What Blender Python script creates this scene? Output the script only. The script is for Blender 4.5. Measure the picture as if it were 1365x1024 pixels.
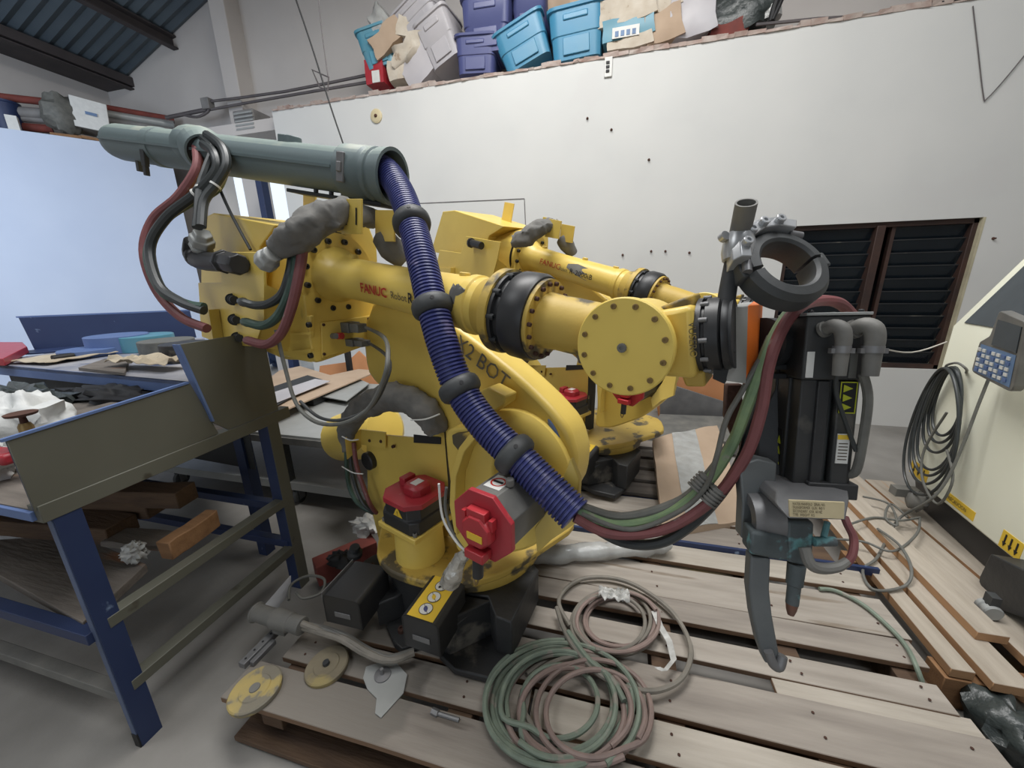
import bpy, bmesh, math, random
from mathutils import Vector, Matrix, noise
random.seed(7)
PI = math.pi
for o in list(bpy.data.objects): bpy.data.objects.remove(o)
scene = bpy.context.scene
COL = scene.collection

# ------------------------------------------------------------------ camera
F, CX, CY = 510.0, 682.5, 512.0            # focal length and centre for a 1365 x 1024 frame
CAM = Vector((0, 0, 1.6))
_up = Vector((-40.5, 1829.0, F)).normalized()
_fh = (Vector((0, 0, -1)) - _up * Vector((0, 0, -1)).dot(_up)).normalized()
_rt = _fh.cross(_up)
_a = math.radians(15)
_X = _rt * math.cos(_a) - _fh * math.sin(_a)
_Y = _rt * math.sin(_a) + _fh * math.cos(_a)
ROT = Matrix((_X, _Y, _up))
cd = bpy.data.cameras.new('camera'); cam = bpy.data.objects.new('camera', cd); COL.objects.link(cam)
cd.sensor_width = 36; cd.lens = F / 1365 * 36; cd.clip_start = 0.02; cd.clip_end = 200
cam.matrix_world = Matrix.Translation(CAM) @ ROT.to_4x4()
scene.camera = cam

# ------------------------------------------------------------------ world, lights, exposure
w = bpy.data.worlds.new('world'); scene.world = w; w.use_nodes = True
bg = w.node_tree.nodes['Background']; bg.inputs[0].default_value = (0.80, 0.90, 1.0, 1); bg.inputs[1].default_value = 1.6
def area(name, loc, sx, sy, power, col, rot=(0, 0, 0)):
    l = bpy.data.lights.new(name, 'AREA'); l.shape = 'RECTANGLE'; l.size = sx; l.size_y = sy; l.energy = power; l.color = col
    o = bpy.data.objects.new(name, l); o.location = loc; o.rotation_euler = rot; COL.objects.link(o); return o
area('overhead_fill', (-0.8, 2.2, 5.7), 2.6, 1.6, 300, (1, 0.985, 0.965))  # unseen lamps added below the roof to light the scene from above
area('overhead_fill', (1.6, 0.6, 5.7), 1.6, 2.6, 170, (0.98, 0.99, 1.0))
area('overhead_fill', (-3.6, -0.8, 5.7), 2.0, 2.0, 120, (0.96, 0.98, 1.0))
area('left_wall_fill', (-5.9, 0.4, 3.2), 2.5, 2.5, 130, (0.72, 0.84, 1.0), (math.radians(60), 0, math.radians(32)))  # bluish lamp added inside the room to brighten the light blue wall
scene.view_settings.view_transform = 'Standard'; scene.view_settings.look = 'None'
scene.view_settings.gamma = 1; scene.view_settings.use_curve_mapping = False
scene.view_settings.exposure = -0.45

# ------------------------------------------------------------------ picking: pixel of the photo -> point on a real plane
def ray(px, py): return ROT @ Vector((px - CX, -(py - CY), -F))
def Z(px, py, z=0.0):
    d = ray(px, py); return CAM + d * ((z - CAM.z) / d.z)
def YP(px, py, y):
    d = ray(px, py); return CAM + d * (y / d.y)
def XP(px, py, x):
    d = ray(px, py); return CAM + d * (x / d.x)
def D(px, py, dep): return CAM + ray(px, py) / F * dep
V = Vector

# ------------------------------------------------------------------ materials
def lin(c):
    c = c / 255.0
    return c / 12.92 if c <= 0.04045 else ((c + 0.055) / 1.055) ** 2.4
def rgb(t): return (lin(t[0]), lin(t[1]), lin(t[2]), 1)
MATS = {}
def mat(name, c, rough=0.6, metal=0.0, c2=None, scale=6, amt=0.5, bump=0.0, bscale=40, stretch=None, c3=None, s3=1.5, t3=0.6, alpha=None, emit=None, trans=0, side=None, xmask=None):
    m = bpy.data.materials.new(name); m.use_nodes = True; nt = m.node_tree; b = nt.nodes['Principled BSDF']
    b.inputs['Roughness'].default_value = rough; b.inputs['Metallic'].default_value = metal
    tc = nt.nodes.new('ShaderNodeTexCoord'); vec = tc.outputs['Object']
    if stretch:
        mp = nt.nodes.new('ShaderNodeMapping'); mp.inputs['Scale'].default_value = stretch
        nt.links.new(vec, mp.inputs[0]); vec = mp.outputs[0]
    def nz(s, det=5):
        n = nt.nodes.new('ShaderNodeTexNoise'); n.inputs['Scale'].default_value = s; n.inputs['Detail'].default_value = det
        nt.links.new(vec, n.inputs['Vector']); return n.outputs['Fac']
    def ramp(f, a, bb):
        r = nt.nodes.new('ShaderNodeMapRange'); r.inputs[1].default_value = a; r.inputs[2].default_value = bb
        nt.links.new(f, r.inputs[0]); return r.outputs[0]
    def mix(f, A, B):
        x = nt.nodes.new('ShaderNodeMix'); x.data_type = 'RGBA'
        nt.links.new(f, x.inputs[0])
        for s, q in ((6, A), (7, B)):
            if isinstance(q, tuple): x.inputs[s].default_value = q
            else: nt.links.new(q, x.inputs[s])
        return x.outputs[2]
    if c2 is None: c2 = tuple(v * 0.82 for v in c)
    out = mix(ramp(nz(scale), 0.5 - 0.25, 0.5 + 0.25 / max(amt, .05) * .5), rgb(c), rgb(c2))
    if c3: out = mix(ramp(nz(s3, 8), t3, t3 + 0.06), out, rgb(c3))
    if xmask:     # greasy dust stain on the boards left of x0, ragged edge
        sx2 = nt.nodes.new('ShaderNodeSeparateXYZ'); nt.links.new(tc.outputs['Object'], sx2.inputs[0])
        n2 = nt.nodes.new('ShaderNodeTexNoise'); n2.inputs['Scale'].default_value = 5; nt.links.new(tc.outputs['Object'], n2.inputs['Vector'])
        ad_ = nt.nodes.new('ShaderNodeMath'); ad_.operation = 'MULTIPLY_ADD'; nt.links.new(n2.outputs['Fac'], ad_.inputs[0]); ad_.inputs[1].default_value = .45; nt.links.new(sx2.outputs[0], ad_.inputs[2])
        out = mix(ramp(ad_.outputs[0], xmask[0] + .04, xmask[0]), out, rgb(xmask[1]))
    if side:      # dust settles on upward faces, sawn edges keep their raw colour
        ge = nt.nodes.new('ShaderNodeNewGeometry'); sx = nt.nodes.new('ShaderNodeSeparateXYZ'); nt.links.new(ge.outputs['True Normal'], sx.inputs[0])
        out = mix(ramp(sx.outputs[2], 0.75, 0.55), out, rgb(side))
    nt.links.new(out, b.inputs['Base Color'])
    if bump:
        bp = nt.nodes.new('ShaderNodeBump'); bp.inputs['Strength'].default_value = bump; bp.inputs['Distance'].default_value = 0.01
        nt.links.new(nz(bscale, 6), bp.inputs['Height']); nt.links.new(bp.outputs[0], b.inputs['Normal'])
    if alpha is not None: b.inputs['Alpha'].default_value = alpha
    if trans: b.inputs['Transmission Weight'].default_value = trans
    if emit: b.inputs['Emission Color'].default_value = rgb(c); b.inputs['Emission Strength'].default_value = emit
    MATS[name] = m; return m
mat('wall_white', (214, 214, 211), 0.85, c2=(204, 205, 203), scale=1.2, bump=0.12, bscale=9, c3=(206, 206, 204), s3=1.2, t3=0.6)
mat('wall_warm', (208, 203, 198), 0.9, c2=(190, 184, 180), scale=0.9, bump=0.1, bscale=8)
mat('wall_blue', (205, 216, 236), 0.8, c2=(196, 208, 230), scale=1.5, bump=0.15, bscale=7)
mat('roof_sheet', (88, 100, 108), 0.55, c2=(74, 86, 96), scale=2)
mat('purlin', (74, 68, 68), 0.7, c2=(56, 52, 54), scale=4)
mat('concrete', (152, 149, 144), 0.75, c2=(118, 115, 110), scale=2.2, bump=0.15, bscale=25, c3=(172, 152, 112), s3=0.9, t3=0.60)
mat('mortar', (190, 180, 172), 0.95, c2=(150, 124, 114), scale=9, bump=0.6, bscale=30)
mat('frame_brown', (70, 48, 40), 0.6, c2=(44, 34, 32), scale=7)
mat('jamb', (196, 188, 160), 0.8)
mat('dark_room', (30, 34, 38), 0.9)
mat('glass_dark', (38, 46, 52), 0.12, c2=(26, 34, 42), scale=1.5, alpha=0.75)
mat('yellow', (226, 198, 100), 0.38, c2=(212, 182, 88), scale=4, c3=(150, 132, 78), s3=3.2, t3=0.68, bump=0.05, bscale=60)
mat('yellow_light', (234, 206, 104), 0.42, c2=(226, 196, 96), scale=5)
mat('yellow_dirty', (196, 168, 84), 0.55, c2=(176, 146, 60), scale=5, c3=(84, 76, 58), s3=7, t3=0.53, bump=0.1)
mat('wheel_yellow', (178, 156, 92), 0.65, c2=(146, 136, 100), scale=12, c3=(122, 116, 102), s3=14, t3=0.5, bump=0.2)
mat('black', (34, 35, 37), 0.42, c2=(46, 46, 47), scale=7)
mat('black_matte', (50, 52, 54), 0.65, c2=(40, 42, 44), scale=9, bump=0.1)
mat('cast_black', (52, 53, 54), 0.5, c2=(36, 37, 39), scale=6, c3=(104, 100, 92), s3=5, t3=0.62, bump=0.15)
mat('dusty_grey', (126, 124, 118), 0.6, c2=(92, 92, 90), scale=8, bump=0.1)
mat('rubber', (70, 72, 72), 0.55, c2=(54, 56, 58), scale=12, bump=0.1)
mat('red', (172, 58, 66), 0.4, c2=(158, 34, 46), scale=9, c3=(170, 96, 92), s3=8, t3=0.66)
mat('red_bright', (192, 52, 60), 0.35)
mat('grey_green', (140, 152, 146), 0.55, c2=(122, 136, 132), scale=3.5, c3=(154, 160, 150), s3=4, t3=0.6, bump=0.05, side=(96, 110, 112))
mat('gun_black', (58, 59, 59), 0.5, c2=(44, 45, 46), scale=7, c3=(92, 90, 84), s3=5, t3=0.6, bump=0.1)
mat('hose_blue', (56, 62, 120), 0.42, c2=(48, 54, 104), scale=20, c3=(104, 100, 140), s3=14, t3=0.62)
mat('fabric', (122, 120, 116), 0.9, c2=(92, 92, 90), scale=14, bump=0.4, bscale=22)
mat('hose_green', (66, 92, 80), 0.5, c2=(52, 72, 64), scale=20)
mat('hose_light_green', (134, 156, 112), 0.55, c2=(102, 128, 100), scale=18, c3=(140, 140, 128), s3=20)
mat('hose_red', (132, 78, 78), 0.55, c2=(112, 66, 68), scale=18, c3=(136, 122, 116), s3=20, t3=0.64)
mat('hose_grey', (112, 112, 106), 0.6, c2=(92, 92, 88), scale=25)
mat('hose_black', (44, 48, 50), 0.4, c2=(56, 60, 60), scale=16)
mat('coil_green', (128, 140, 124), 0.6, c2=(106, 118, 106), scale=22, c3=(138, 134, 124), s3=18)
mat('coil_brown', (148, 128, 120), 0.65, c2=(128, 112, 106), scale=22)
mat('coil_grey', (134, 128, 118), 0.65, c2=(112, 108, 100), scale=20)
mat('steel', (196, 198, 200), 0.28, 0.35, c2=(150, 152, 154), scale=12)
mat('steel_dull', (138, 138, 138), 0.5, 0.5, c2=(112, 112, 114), scale=8, bump=0.1)
mat('alu', (170, 172, 170), 0.45, 0.25, c2=(158, 160, 158), scale=9)
mat('orange', (228, 118, 42), 0.45, c2=(218, 108, 38), scale=8)
mat('verdigris', (92, 100, 102), 0.65, c2=(74, 82, 84), scale=9, c3=(112, 162, 166), s3=16, t3=0.53, bump=0.3)
mat('copper', (128, 88, 72), 0.5, 0.3, c2=(96, 84, 78), scale=18)
mat('plate_cream', (214, 200, 164), 0.5, c2=(198, 184, 146), scale=20)
mat('label_white', (222, 222, 218), 0.5, c2=(206, 206, 202), scale=18)
mat('label_yellow', (232, 196, 62), 0.5, c2=(224, 186, 56), scale=12)
mat('neon_yellow', (214, 222, 50), 0.5)
mat('ink', (30, 30, 32), 0.6)
mat('ink_red', (196, 48, 36), 0.5)
mat('ink_brown', (92, 82, 66), 0.6)
mat('blue_paint', (30, 44, 80), 0.5, c2=(36, 52, 88), scale=5, c3=(120, 140, 168), s3=12, t3=0.68)
mat('blue_light', (98, 120, 164), 0.55, c2=(84, 106, 152), scale=8)
mat('olive_paint', (98, 98, 88), 0.55, c2=(86, 86, 76), scale=3, c3=(66, 62, 52), s3=8, t3=0.68)
mat('wood_deck', (172, 164, 154), 0.8, c2=(142, 134, 124), scale=5, stretch=(0.5, 5, 5), bump=0.25, bscale=16, c3=(128, 116, 102), s3=3, t3=0.62, side=(122, 98, 78), xmask=(-.40, (124, 118, 110)))
mat('wood_deck_b', (156, 148, 138), 0.8, c2=(126, 118, 110), scale=5, stretch=(0.5, 5, 5), bump=0.25, bscale=16, c3=(106, 98, 90), s3=3, t3=0.64, side=(118, 92, 70), xmask=(-.40, (124, 118, 110)))
mat('wood_deck_c', (182, 174, 162), 0.8, c2=(152, 144, 132), scale=6, stretch=(0.5, 5, 5), bump=0.2, bscale=16, c3=(170, 132, 92), s3=2, t3=0.66, side=(146, 116, 90), xmask=(-.40, (124, 118, 110)))
mat('wood_y', (182, 172, 158), 0.8, c2=(156, 146, 132), scale=5, stretch=(5, 0.5, 5), bump=0.2, bscale=16, c3=(186, 140, 92), s3=3, t3=0.66, side=(168, 130, 94))
mat('wood_raw', (152, 114, 78), 0.75, c2=(126, 92, 62), scale=6, stretch=(0.6, 5, 5), bump=0.2)
mat('wood_old', (104, 82, 62), 0.85, c2=(72, 56, 46), scale=6, stretch=(0.6, 4, 4), bump=0.4, bscale=20)
mat('wood_grey', (128, 120, 112), 0.85, c2=(92, 86, 80), scale=5, stretch=(0.6, 4, 4), bump=0.4, bscale=20, c3=(154, 112, 84), s3=2.4, t3=0.64)
mat('cardboard', (186, 164, 142), 0.85, c2=(168, 146, 124), scale=4, bump=0.1)
mat('cardboard_orange', (196, 138, 94), 0.85, c2=(178, 122, 82), scale=3)
mat('paper', (206, 198, 184), 0.85, c2=(186, 174, 156), scale=9, c3=(150, 130, 110), s3=9, t3=0.66, bump=0.3)
mat('film', (196, 198, 196), 0.18, c2=(168, 168, 164), scale=14, bump=0.9, bscale=14, alpha=0.72)
mat('plastic_wrap', (220, 220, 216), 0.25, c2=(170, 170, 166), scale=20, bump=0.9, bscale=28, alpha=0.85)
mat('bag_white', (214, 216, 214), 0.5, c2=(190, 192, 192), scale=6, bump=0.8, bscale=12)
mat('foil', (214, 212, 204), 0.25, 0.6, c2=(170, 166, 158), scale=20, bump=0.9, bscale=40)
mat('cloth', (196, 184, 162), 0.9, c2=(170, 156, 134), scale=8, bump=0.5)
mat('bin_blue', (84, 90, 134), 0.35, c2=(74, 80, 126), scale=2)
mat('bin_cyan', (58, 134, 172), 0.35, c2=(80, 138, 166), scale=3)
mat('bin_grey', (188, 184, 186), 0.4, c2=(170, 168, 172), scale=3)
mat('bin_teal', (70, 140, 166), 0.4, c2=(96, 142, 156), scale=5)
mat('bag_black', (44, 50, 50), 0.35, c2=(66, 72, 70), scale=12, bump=0.8, bscale=20)
mat('cabinet', (232, 232, 214), 0.45, c2=(226, 226, 206), scale=2)
mat('screen_dark', (58, 66, 72), 0.15)
mat('key_blue', (106, 136, 176), 0.5)
mat('pipe_rust', (132, 62, 52), 0.8, c2=(96, 50, 46), scale=8)
mat('pipe_grey', (140, 138, 136), 0.6, c2=(104, 102, 102), scale=5)
mat('conduit', (104, 98, 98), 0.5, c2=(84, 80, 82), scale=6)
mat('rust', (92, 60, 48), 0.85, c2=(64, 46, 40), scale=12, bump=0.4)
mat('wheel_dirty', (132, 122, 100), 0.7, c2=(108, 100, 84), scale=10, c3=(150, 136, 92), s3=5, t3=0.55, bump=0.2)
mat('arm_grey', (108, 112, 112), 0.5, c2=(84, 88, 90), scale=7, bump=0.1)
mat('tray_dusty', (168, 166, 168), 0.8, c2=(120, 126, 142), scale=4, c3=(70, 84, 116), s3=3, t3=0.58)
mat('leg_light', (92, 106, 136), 0.55)
mat('brass', (150, 126, 80), 0.4, 0.5, c2=(120, 98, 62), scale=14)
mat('rope', (196, 190, 178), 0.9)

# ------------------------------------------------------------------ mesh builder
class MB:
    def __init__(s): s.bm = bmesh.new()
    def face(s, vs):
        try: return s.bm.faces.new(vs)
        except ValueError: return None
    def prism(s, pts, vec):
        vec = V(vec); a = [s.bm.verts.new(V(p)) for p in pts]; b = [s.bm.verts.new(V(p) + vec) for p in pts]
        s.face(a); s.face(b[::-1]); n = len(a)
        for i in range(n): s.face([a[i], b[i], b[(i + 1) % n], a[(i + 1) % n]])
        return s
    def loft(s, rings, caps=True, closed=True):
        R = [[s.bm.verts.new(V(p)) for p in r] for r in rings]
        for i in range(len(R) - 1):
            n = len(R[i])
            for j in range(n if closed else n - 1):
                s.face([R[i][j], R[i][(j + 1) % n], R[i + 1][(j + 1) % n], R[i + 1][j]])
        if caps and closed: s.face(R[0][::-1]); s.face(R[-1])
        return s
    def box(s, c, size, ax=None, jit=0.0):
        c = V(c); hx, hy, hz = [v / 2 for v in size]
        if ax is None: ax = (V((1, 0, 0)), V((0, 1, 0)), V((0, 0, 1)))
        def j(): return V((random.uniform(-jit, jit), random.uniform(-jit, jit), random.uniform(-jit, jit) * .4)) if jit else V((0, 0, 0))
        p = [c + ax[0] * x * hx + ax[1] * y * hy - ax[2] * hz + j() for x, y in ((-1, -1), (1, -1), (1, 1), (-1, 1))]
        q = [c + ax[0] * x * hx + ax[1] * y * hy + ax[2] * hz + j() for x, y in ((-1, -1), (1, -1), (1, 1), (-1, 1))]
        return s.loft([p, q])
    def lathe(s, p0, p1, prof, seg=32, caps=True, ph=0):
        p0, p1 = V(p0), V(p1); d = (p1 - p0).normalized(); u = d.orthogonal().normalized()
        if abs(d.z) < .9: u = (V((0, 0, 1)) - d * d.z).normalized()
        v = d.cross(u); rings = []
        for t, r in prof: rings.append([p0 + d * t + (u * math.cos(ph + 2 * PI * k / seg) + v * math.sin(ph + 2 * PI * k / seg)) * r for k in range(seg)])
        return s.loft(rings, caps)
    def cyl(s, p0, p1, r, r1=None, seg=20, ph=0):
        L = (V(p1) - V(p0)).length; return s.lathe(p0, p1, [(0, r), (L, r if r1 is None else r1)], seg, ph=ph)
    def tube(s, pts, r, seg=10, sm=5, closed=False, caps=True):
        pts = [V(p) for p in pts]
        if sm > 1:
            n = len(pts); out = []; rr = []
            for i in range(n if closed else n - 1):
                g = (lambda k: pts[k % n]) if closed else (lambda k: pts[max(0, min(n - 1, k))])
                p0, p1, p2, p3 = g(i - 1), g(i), g(i + 1), g(i + 2)
                for k in range(sm):
                    t = k / sm
                    out.append(0.5 * ((2 * p1) + (p2 - p0) * t + (2 * p0 - 5 * p1 + 4 * p2 - p3) * t * t + (3 * p1 - p0 - 3 * p2 + p3) * t ** 3))
                    if not isinstance(r, (int, float)): rr.append(r[i] * (1 - t) + r[min(i + 1, n - 1)] * t)
            if not closed:
                out.append(pts[-1])
                if rr or not isinstance(r, (int, float)): rr.append(r[-1])
            pts = out
            if rr: r = rr
        n = len(pts); tan = []
        for i in range(n):
            a, b = (pts[i - 1], pts[(i + 1) % n]) if closed else (pts[max(0, i - 1)], pts[min(n - 1, i + 1)])
            tan.append((b - a).normalized() if (b - a).length > 1e-9 else V((0, 0, 1)))
        u = tan[0].orthogonal().normalized(); rings = []
        for i in range(n):
            u = (u - tan[i] * u.dot(tan[i])).normalized(); v = tan[i].cross(u); ri = r if isinstance(r, (int, float)) else r[i]
            rings.append([pts[i] + (u * math.cos(2 * PI * k / seg) + v * math.sin(2 * PI * k / seg)) * ri for k in range(seg)])
        if closed: rings.append(rings[0])
        s.loft(rings, caps and not closed)
        if closed: bmesh.ops.remove_doubles(s.bm, verts=s.bm.verts, dist=1e-5)
        s.last = pts; return s
    def ball(s, c, rx, ry=None, rz=None, ax=None, seg=16, rings=10, nz=0.0, nf=8.0):
        ry = rx if ry is None else ry; rz = rx if rz is None else rz; c = V(c)
        if ax is None: ax = (V((1, 0, 0)), V((0, 1, 0)), V((0, 0, 1)))
        R = []
        for i in range(rings + 1):
            th = PI * (i + .02) / (rings + .04); row = []
            for k in range(seg):
                a = 2 * PI * k / seg; q = V((math.sin(th) * math.cos(a), math.sin(th) * math.sin(a), math.cos(th)))
                f = 1 + nz * noise.noise(q * nf * .5 + c * 3)
                row.append(c + (ax[0] * q.x * rx + ax[1] * q.y * ry + ax[2] * q.z * rz) * f)
            R.append(row)
        return s.loft(R)
    def sheet(s, fn, nu, nv, th=0.004):
        """a crumpled sheet: fn(u,v)->point; given a small thickness"""
        top = [[V(fn(i / nu, j / nv)) for j in range(nv + 1)] for i in range(nu + 1)]
        T = [[s.bm.verts.new(p) for p in row] for row in top]; B = [[s.bm.verts.new(p - V((0, 0, th))) for p in row] for row in top]
        for i in range(nu):
            for j in range(nv):
                s.face([T[i][j], T[i + 1][j], T[i + 1][j + 1], T[i][j + 1]]); s.face([B[i][j], B[i][j + 1], B[i + 1][j + 1], B[i + 1][j]])
        for i in range(nu): s.face([T[i][0], B[i][0], B[i + 1][0], T[i + 1][0]]); s.face([T[i][nv], T[i + 1][nv], B[i + 1][nv], B[i][nv]])
        for j in range(nv): s.face([T[0][j], T[0][j + 1], B[0][j + 1], B[0][j]]); s.face([T[nu][j], B[nu][j], B[nu][j + 1], T[nu][j + 1]])
        return s
    def build(s, name, m, parent=None, bevel=0.0, smooth=True, ang=35, label=None, seg=2, kind=None, loc=None):
        bmesh.ops.recalc_face_normals(s.bm, faces=s.bm.faces)
        me = bpy.data.meshes.new(name)
        off = V((0, 0, 0))
        if parent is not None: off = WLOC[parent.name]
        else:
            cs = [v.co for v in s.bm.verts]
            off = loc if loc is not None else V(((min(c.x for c in cs) + max(c.x for c in cs)) / 2, (min(c.y for c in cs) + max(c.y for c in cs)) / 2, min(c.z for c in cs)))
        for v in s.bm.verts: v.co -= off
        if smooth:
            for f in s.bm.faces: f.smooth = True
            for e in s.bm.edges:
                if len(e.link_faces) == 2 and e.link_faces[0].normal.angle(e.link_faces[1].normal, 0) > math.radians(ang): e.smooth = False
        s.bm.to_mesh(me); s.bm.free()
        o = bpy.data.objects.new(name, me); COL.objects.link(o)
        me.materials.append(MATS[m] if isinstance(m, str) else m)
        if parent is not None: o.parent = parent; WLOC[o.name] = off
        else: o.location = off; WLOC[o.name] = off
        if bevel:
            b = o.modifiers.new('bevel', 'BEVEL'); b.width = bevel; b.segments = seg; b.limit_method = 'ANGLE'; b.angle_limit = math.radians(40)
        if label: o['label'] = label
        if kind: o['kind'] = kind
        return o
WLOC = {}
def thing(name, label, cat, loc, group=None):
    o = bpy.data.objects.new(name, None); COL.objects.link(o); o.location = V(loc); o.empty_display_size = .1
    o['label'] = label; o['category'] = cat
    if group: o['group'] = group
    WLOC[o.name] = V(loc); return o
def tag(o, label, cat, group=None, kind=None):
    o['label'] = label; o['category'] = cat
    if group: o['group'] = group
    if kind: o['kind'] = kind
    return o
def struct(o): o['kind'] = 'structure'; return o
_bolt = None
def bolt(p, axis, r, h, m, parent, name='bolt'):
    """socket-head / hex bolts sharing one mesh per material"""
    key = 'bolt_' + m
    if key not in bpy.data.meshes:
        b = MB(); b.lathe((0, 0, 0), (0, 0, 1), [(-.3, 1.0), (.85, 1.0), (1.0, .85), (1.0, .45), (.6, .42)], 12)
        bmesh.ops.recalc_face_normals(b.bm, faces=b.bm.faces)
        me = bpy.data.meshes.new(key); b.bm.to_mesh(me); b.bm.free(); me.materials.append(MATS[m])
    o = bpy.data.objects.new(name, bpy.data.meshes[key]); COL.objects.link(o)
    q = V((0, 0, 1)).rotation_difference(V(axis)).to_matrix().to_4x4()
    M = q @ Matrix.Diagonal((r, r, h, 1)); M.translation = V(p) - WLOC[parent.name]
    o.parent = parent; o.matrix_local = M
    WLOC[o.name] = WLOC[parent.name]; return o
def text(s, size, origin, xd, yd, m, parent, name='lettering', wrap=None, ext=0.0006, align='LEFT', sx=1.0, shear=0.0, off=0.0):
    """flat lettering at origin along xd / yd; wrap=(axis point, axis dir, radius) bends it onto a cylinder"""
    cu = bpy.data.curves.new('txt', 'FONT'); cu.body = s; cu.size = size; cu.align_x = align; cu.extrude = 0.0; cu.offset = off; cu.shear = shear
    cu.resolution_u = 2
    t = bpy.data.objects.new('txt', cu); COL.objects.link(t)
    me = bpy.data.meshes.new_from_object(t.evaluated_get(bpy.context.evaluated_depsgraph_get()))
    bpy.data.objects.remove(t)
    xd, yd = V(xd).normalized(), V(yd).normalized(); nd = xd.cross(yd); O = V(origin); off_ = WLOC[parent.name]
    for v in me.vertices:
        x, y = v.co.x * sx, v.co.y
        if wrap:
            A, d, r = wrap; base = O - A; h = base.dot(d); rad = (base - d * h).normalized(); tang = d.cross(rad)
            if tang.dot(yd) < 0: tang = -tang
            th = y / r; P = A + d * (h + x) + (rad * math.cos(th) + tang * math.sin(th)) * (r + ext)
        else: P = O + xd * x + yd * y + nd * ext
        v.co = P - off_
    me.materials.clear(); me.materials.append(MATS[m])
    o = bpy.data.objects.new(name, me); COL.objects.link(o); o.parent = parent; WLOC[o.name] = off_; return o
def smoothpoly(pts, r=0.35, n=4):
    """round the corners of a polygon (3-D points)"""
    out = []; N = len(pts)
    for i in range(N):
        p0, p1, p2 = V(pts[i - 1]), V(pts[i]), V(pts[(i + 1) % N]); a = p1 + (p0 - p1) * r; b = p1 + (p2 - p1) * r
        for k in range(n + 1):
            t = k / n; out.append(a * (1 - t) ** 2 + p1 * 2 * t * (1 - t) + b * t * t)
    return out
# ================================================================== THE SETTING
UPY, PAR = 5.4, 3.70           # upper wall plane, height of the ledge
m = MB(); m.box((-1, 3, -.05), (22, 22, .1)); struct(m.build('floor', 'concrete'))
# lower back wall with the window opening
WX0, WX1, WZ0, WZ1 = 1.64, 3.17, 0.62, 2.03; Y0 = 4.66
m = MB()
def wb(x0, x1, z0, z1): m.box(((x0 + x1) / 2, Y0 + .09, (z0 + z1) / 2), (x1 - x0, .18, z1 - z0))
wb(-4.32, WX0, 0, PAR); wb(WX1, 6.0, 0, PAR); wb(WX0, WX1, 0, WZ0); wb(WX0, WX1, WZ1, PAR)
struct(m.build('wall_back', 'wall_white'))
# crumbly top edge of the ledge: a strip of broken mortar and brick ends
m = MB(); x = -4.3
while x < 6:
    wdt = random.uniform(.05, .16); hh = random.uniform(.015, .05)
    m.box((x + wdt / 2, Y0 + .07, PAR + hh / 2 - .012), (wdt, .16, hh), jit=.008); x += wdt * .96
struct(m.build('trim_1', 'mortar', smooth=False))
m = MB(); m.box((-.5, 5.1, PAR - .09), (12.5, .62, .14)); struct(m.build('trim_2', 'wall_warm'))      # ledge slab
# upper back wall with a doorway at its left end
m = MB()
def ub(x0, x1, z0, z1): m.box(((x0 + x1) / 2, UPY + .09, (z0 + z1) / 2), (x1 - x0, .18, z1 - z0))
ub(-8.3, -6.15, 0, 7.2); ub(-6.15, -4.42, 3.4, 7.2); ub(-4.42, 6, 0, 7.2)
struct(m.build('wall_back_upper', 'wall_warm'))
# left walls: light blue lower wall set diagonally, plain upper wall
b = V((-6.62, 5.0, 0)); a = b + (V((-8.9, 1.9, 0)) - b) * 1.7; nn_ = 0; dn = (b - a).normalized(); nn = V((dn.y, -dn.x, 0))
m = MB(); m.prism([a, b, b - nn * .18, a - nn * .18], (0, 0, 3.55)); struct(m.build('wall_left', 'wall_blue'))
m = MB(); m.box((-8.25, 1.0, 3.4), (.18, 9.0, 6.8)); struct(m.build('wall_left_upper', 'wall_warm'))
m = MB(); m.prism([a - nn * .02 + V((0, 0, 3.40)), b - nn * .02 + V((0, 0, 3.40)), V((-8.1, 5.3, 3.40)), V((-8.15, 3.0, 3.40))], (0, 0, .14)); struct(m.build('trim_3', 'wall_warm'))
m = MB(); m.box((6.0, 0.5, 3.5), (.18, 10, 7)); struct(m.build('wall_right', 'wall_warm'))  # unseen side wall put in to bounce light
m = MB()
for x0, x1, z0, z1 in ((-8.3, -2.6, 0, 7), (1.6, 6.1, 0, 7), (-2.6, 1.6, 3.6, 7)): m.box(((x0 + x1) / 2, -4.6, (z0 + z1) / 2), (x1 - x0, .18, z1 - z0))
struct(m.build('wall_front', 'wall_warm'))  # unseen wall added to hold back sky light, with a gate opening
# concrete pillar against the upper wall
p0, p1 = YP(283, 20, UPY - .25), YP(302, 126, UPY - .25)
px0 = (p0.x + p1.x) / 2; m = MB(); m.box((px0 + .1, UPY - .12, 3.4), (.26, .26, 7.0)); struct(m.build('trim_4', 'wall_warm', bevel=.01))
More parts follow.
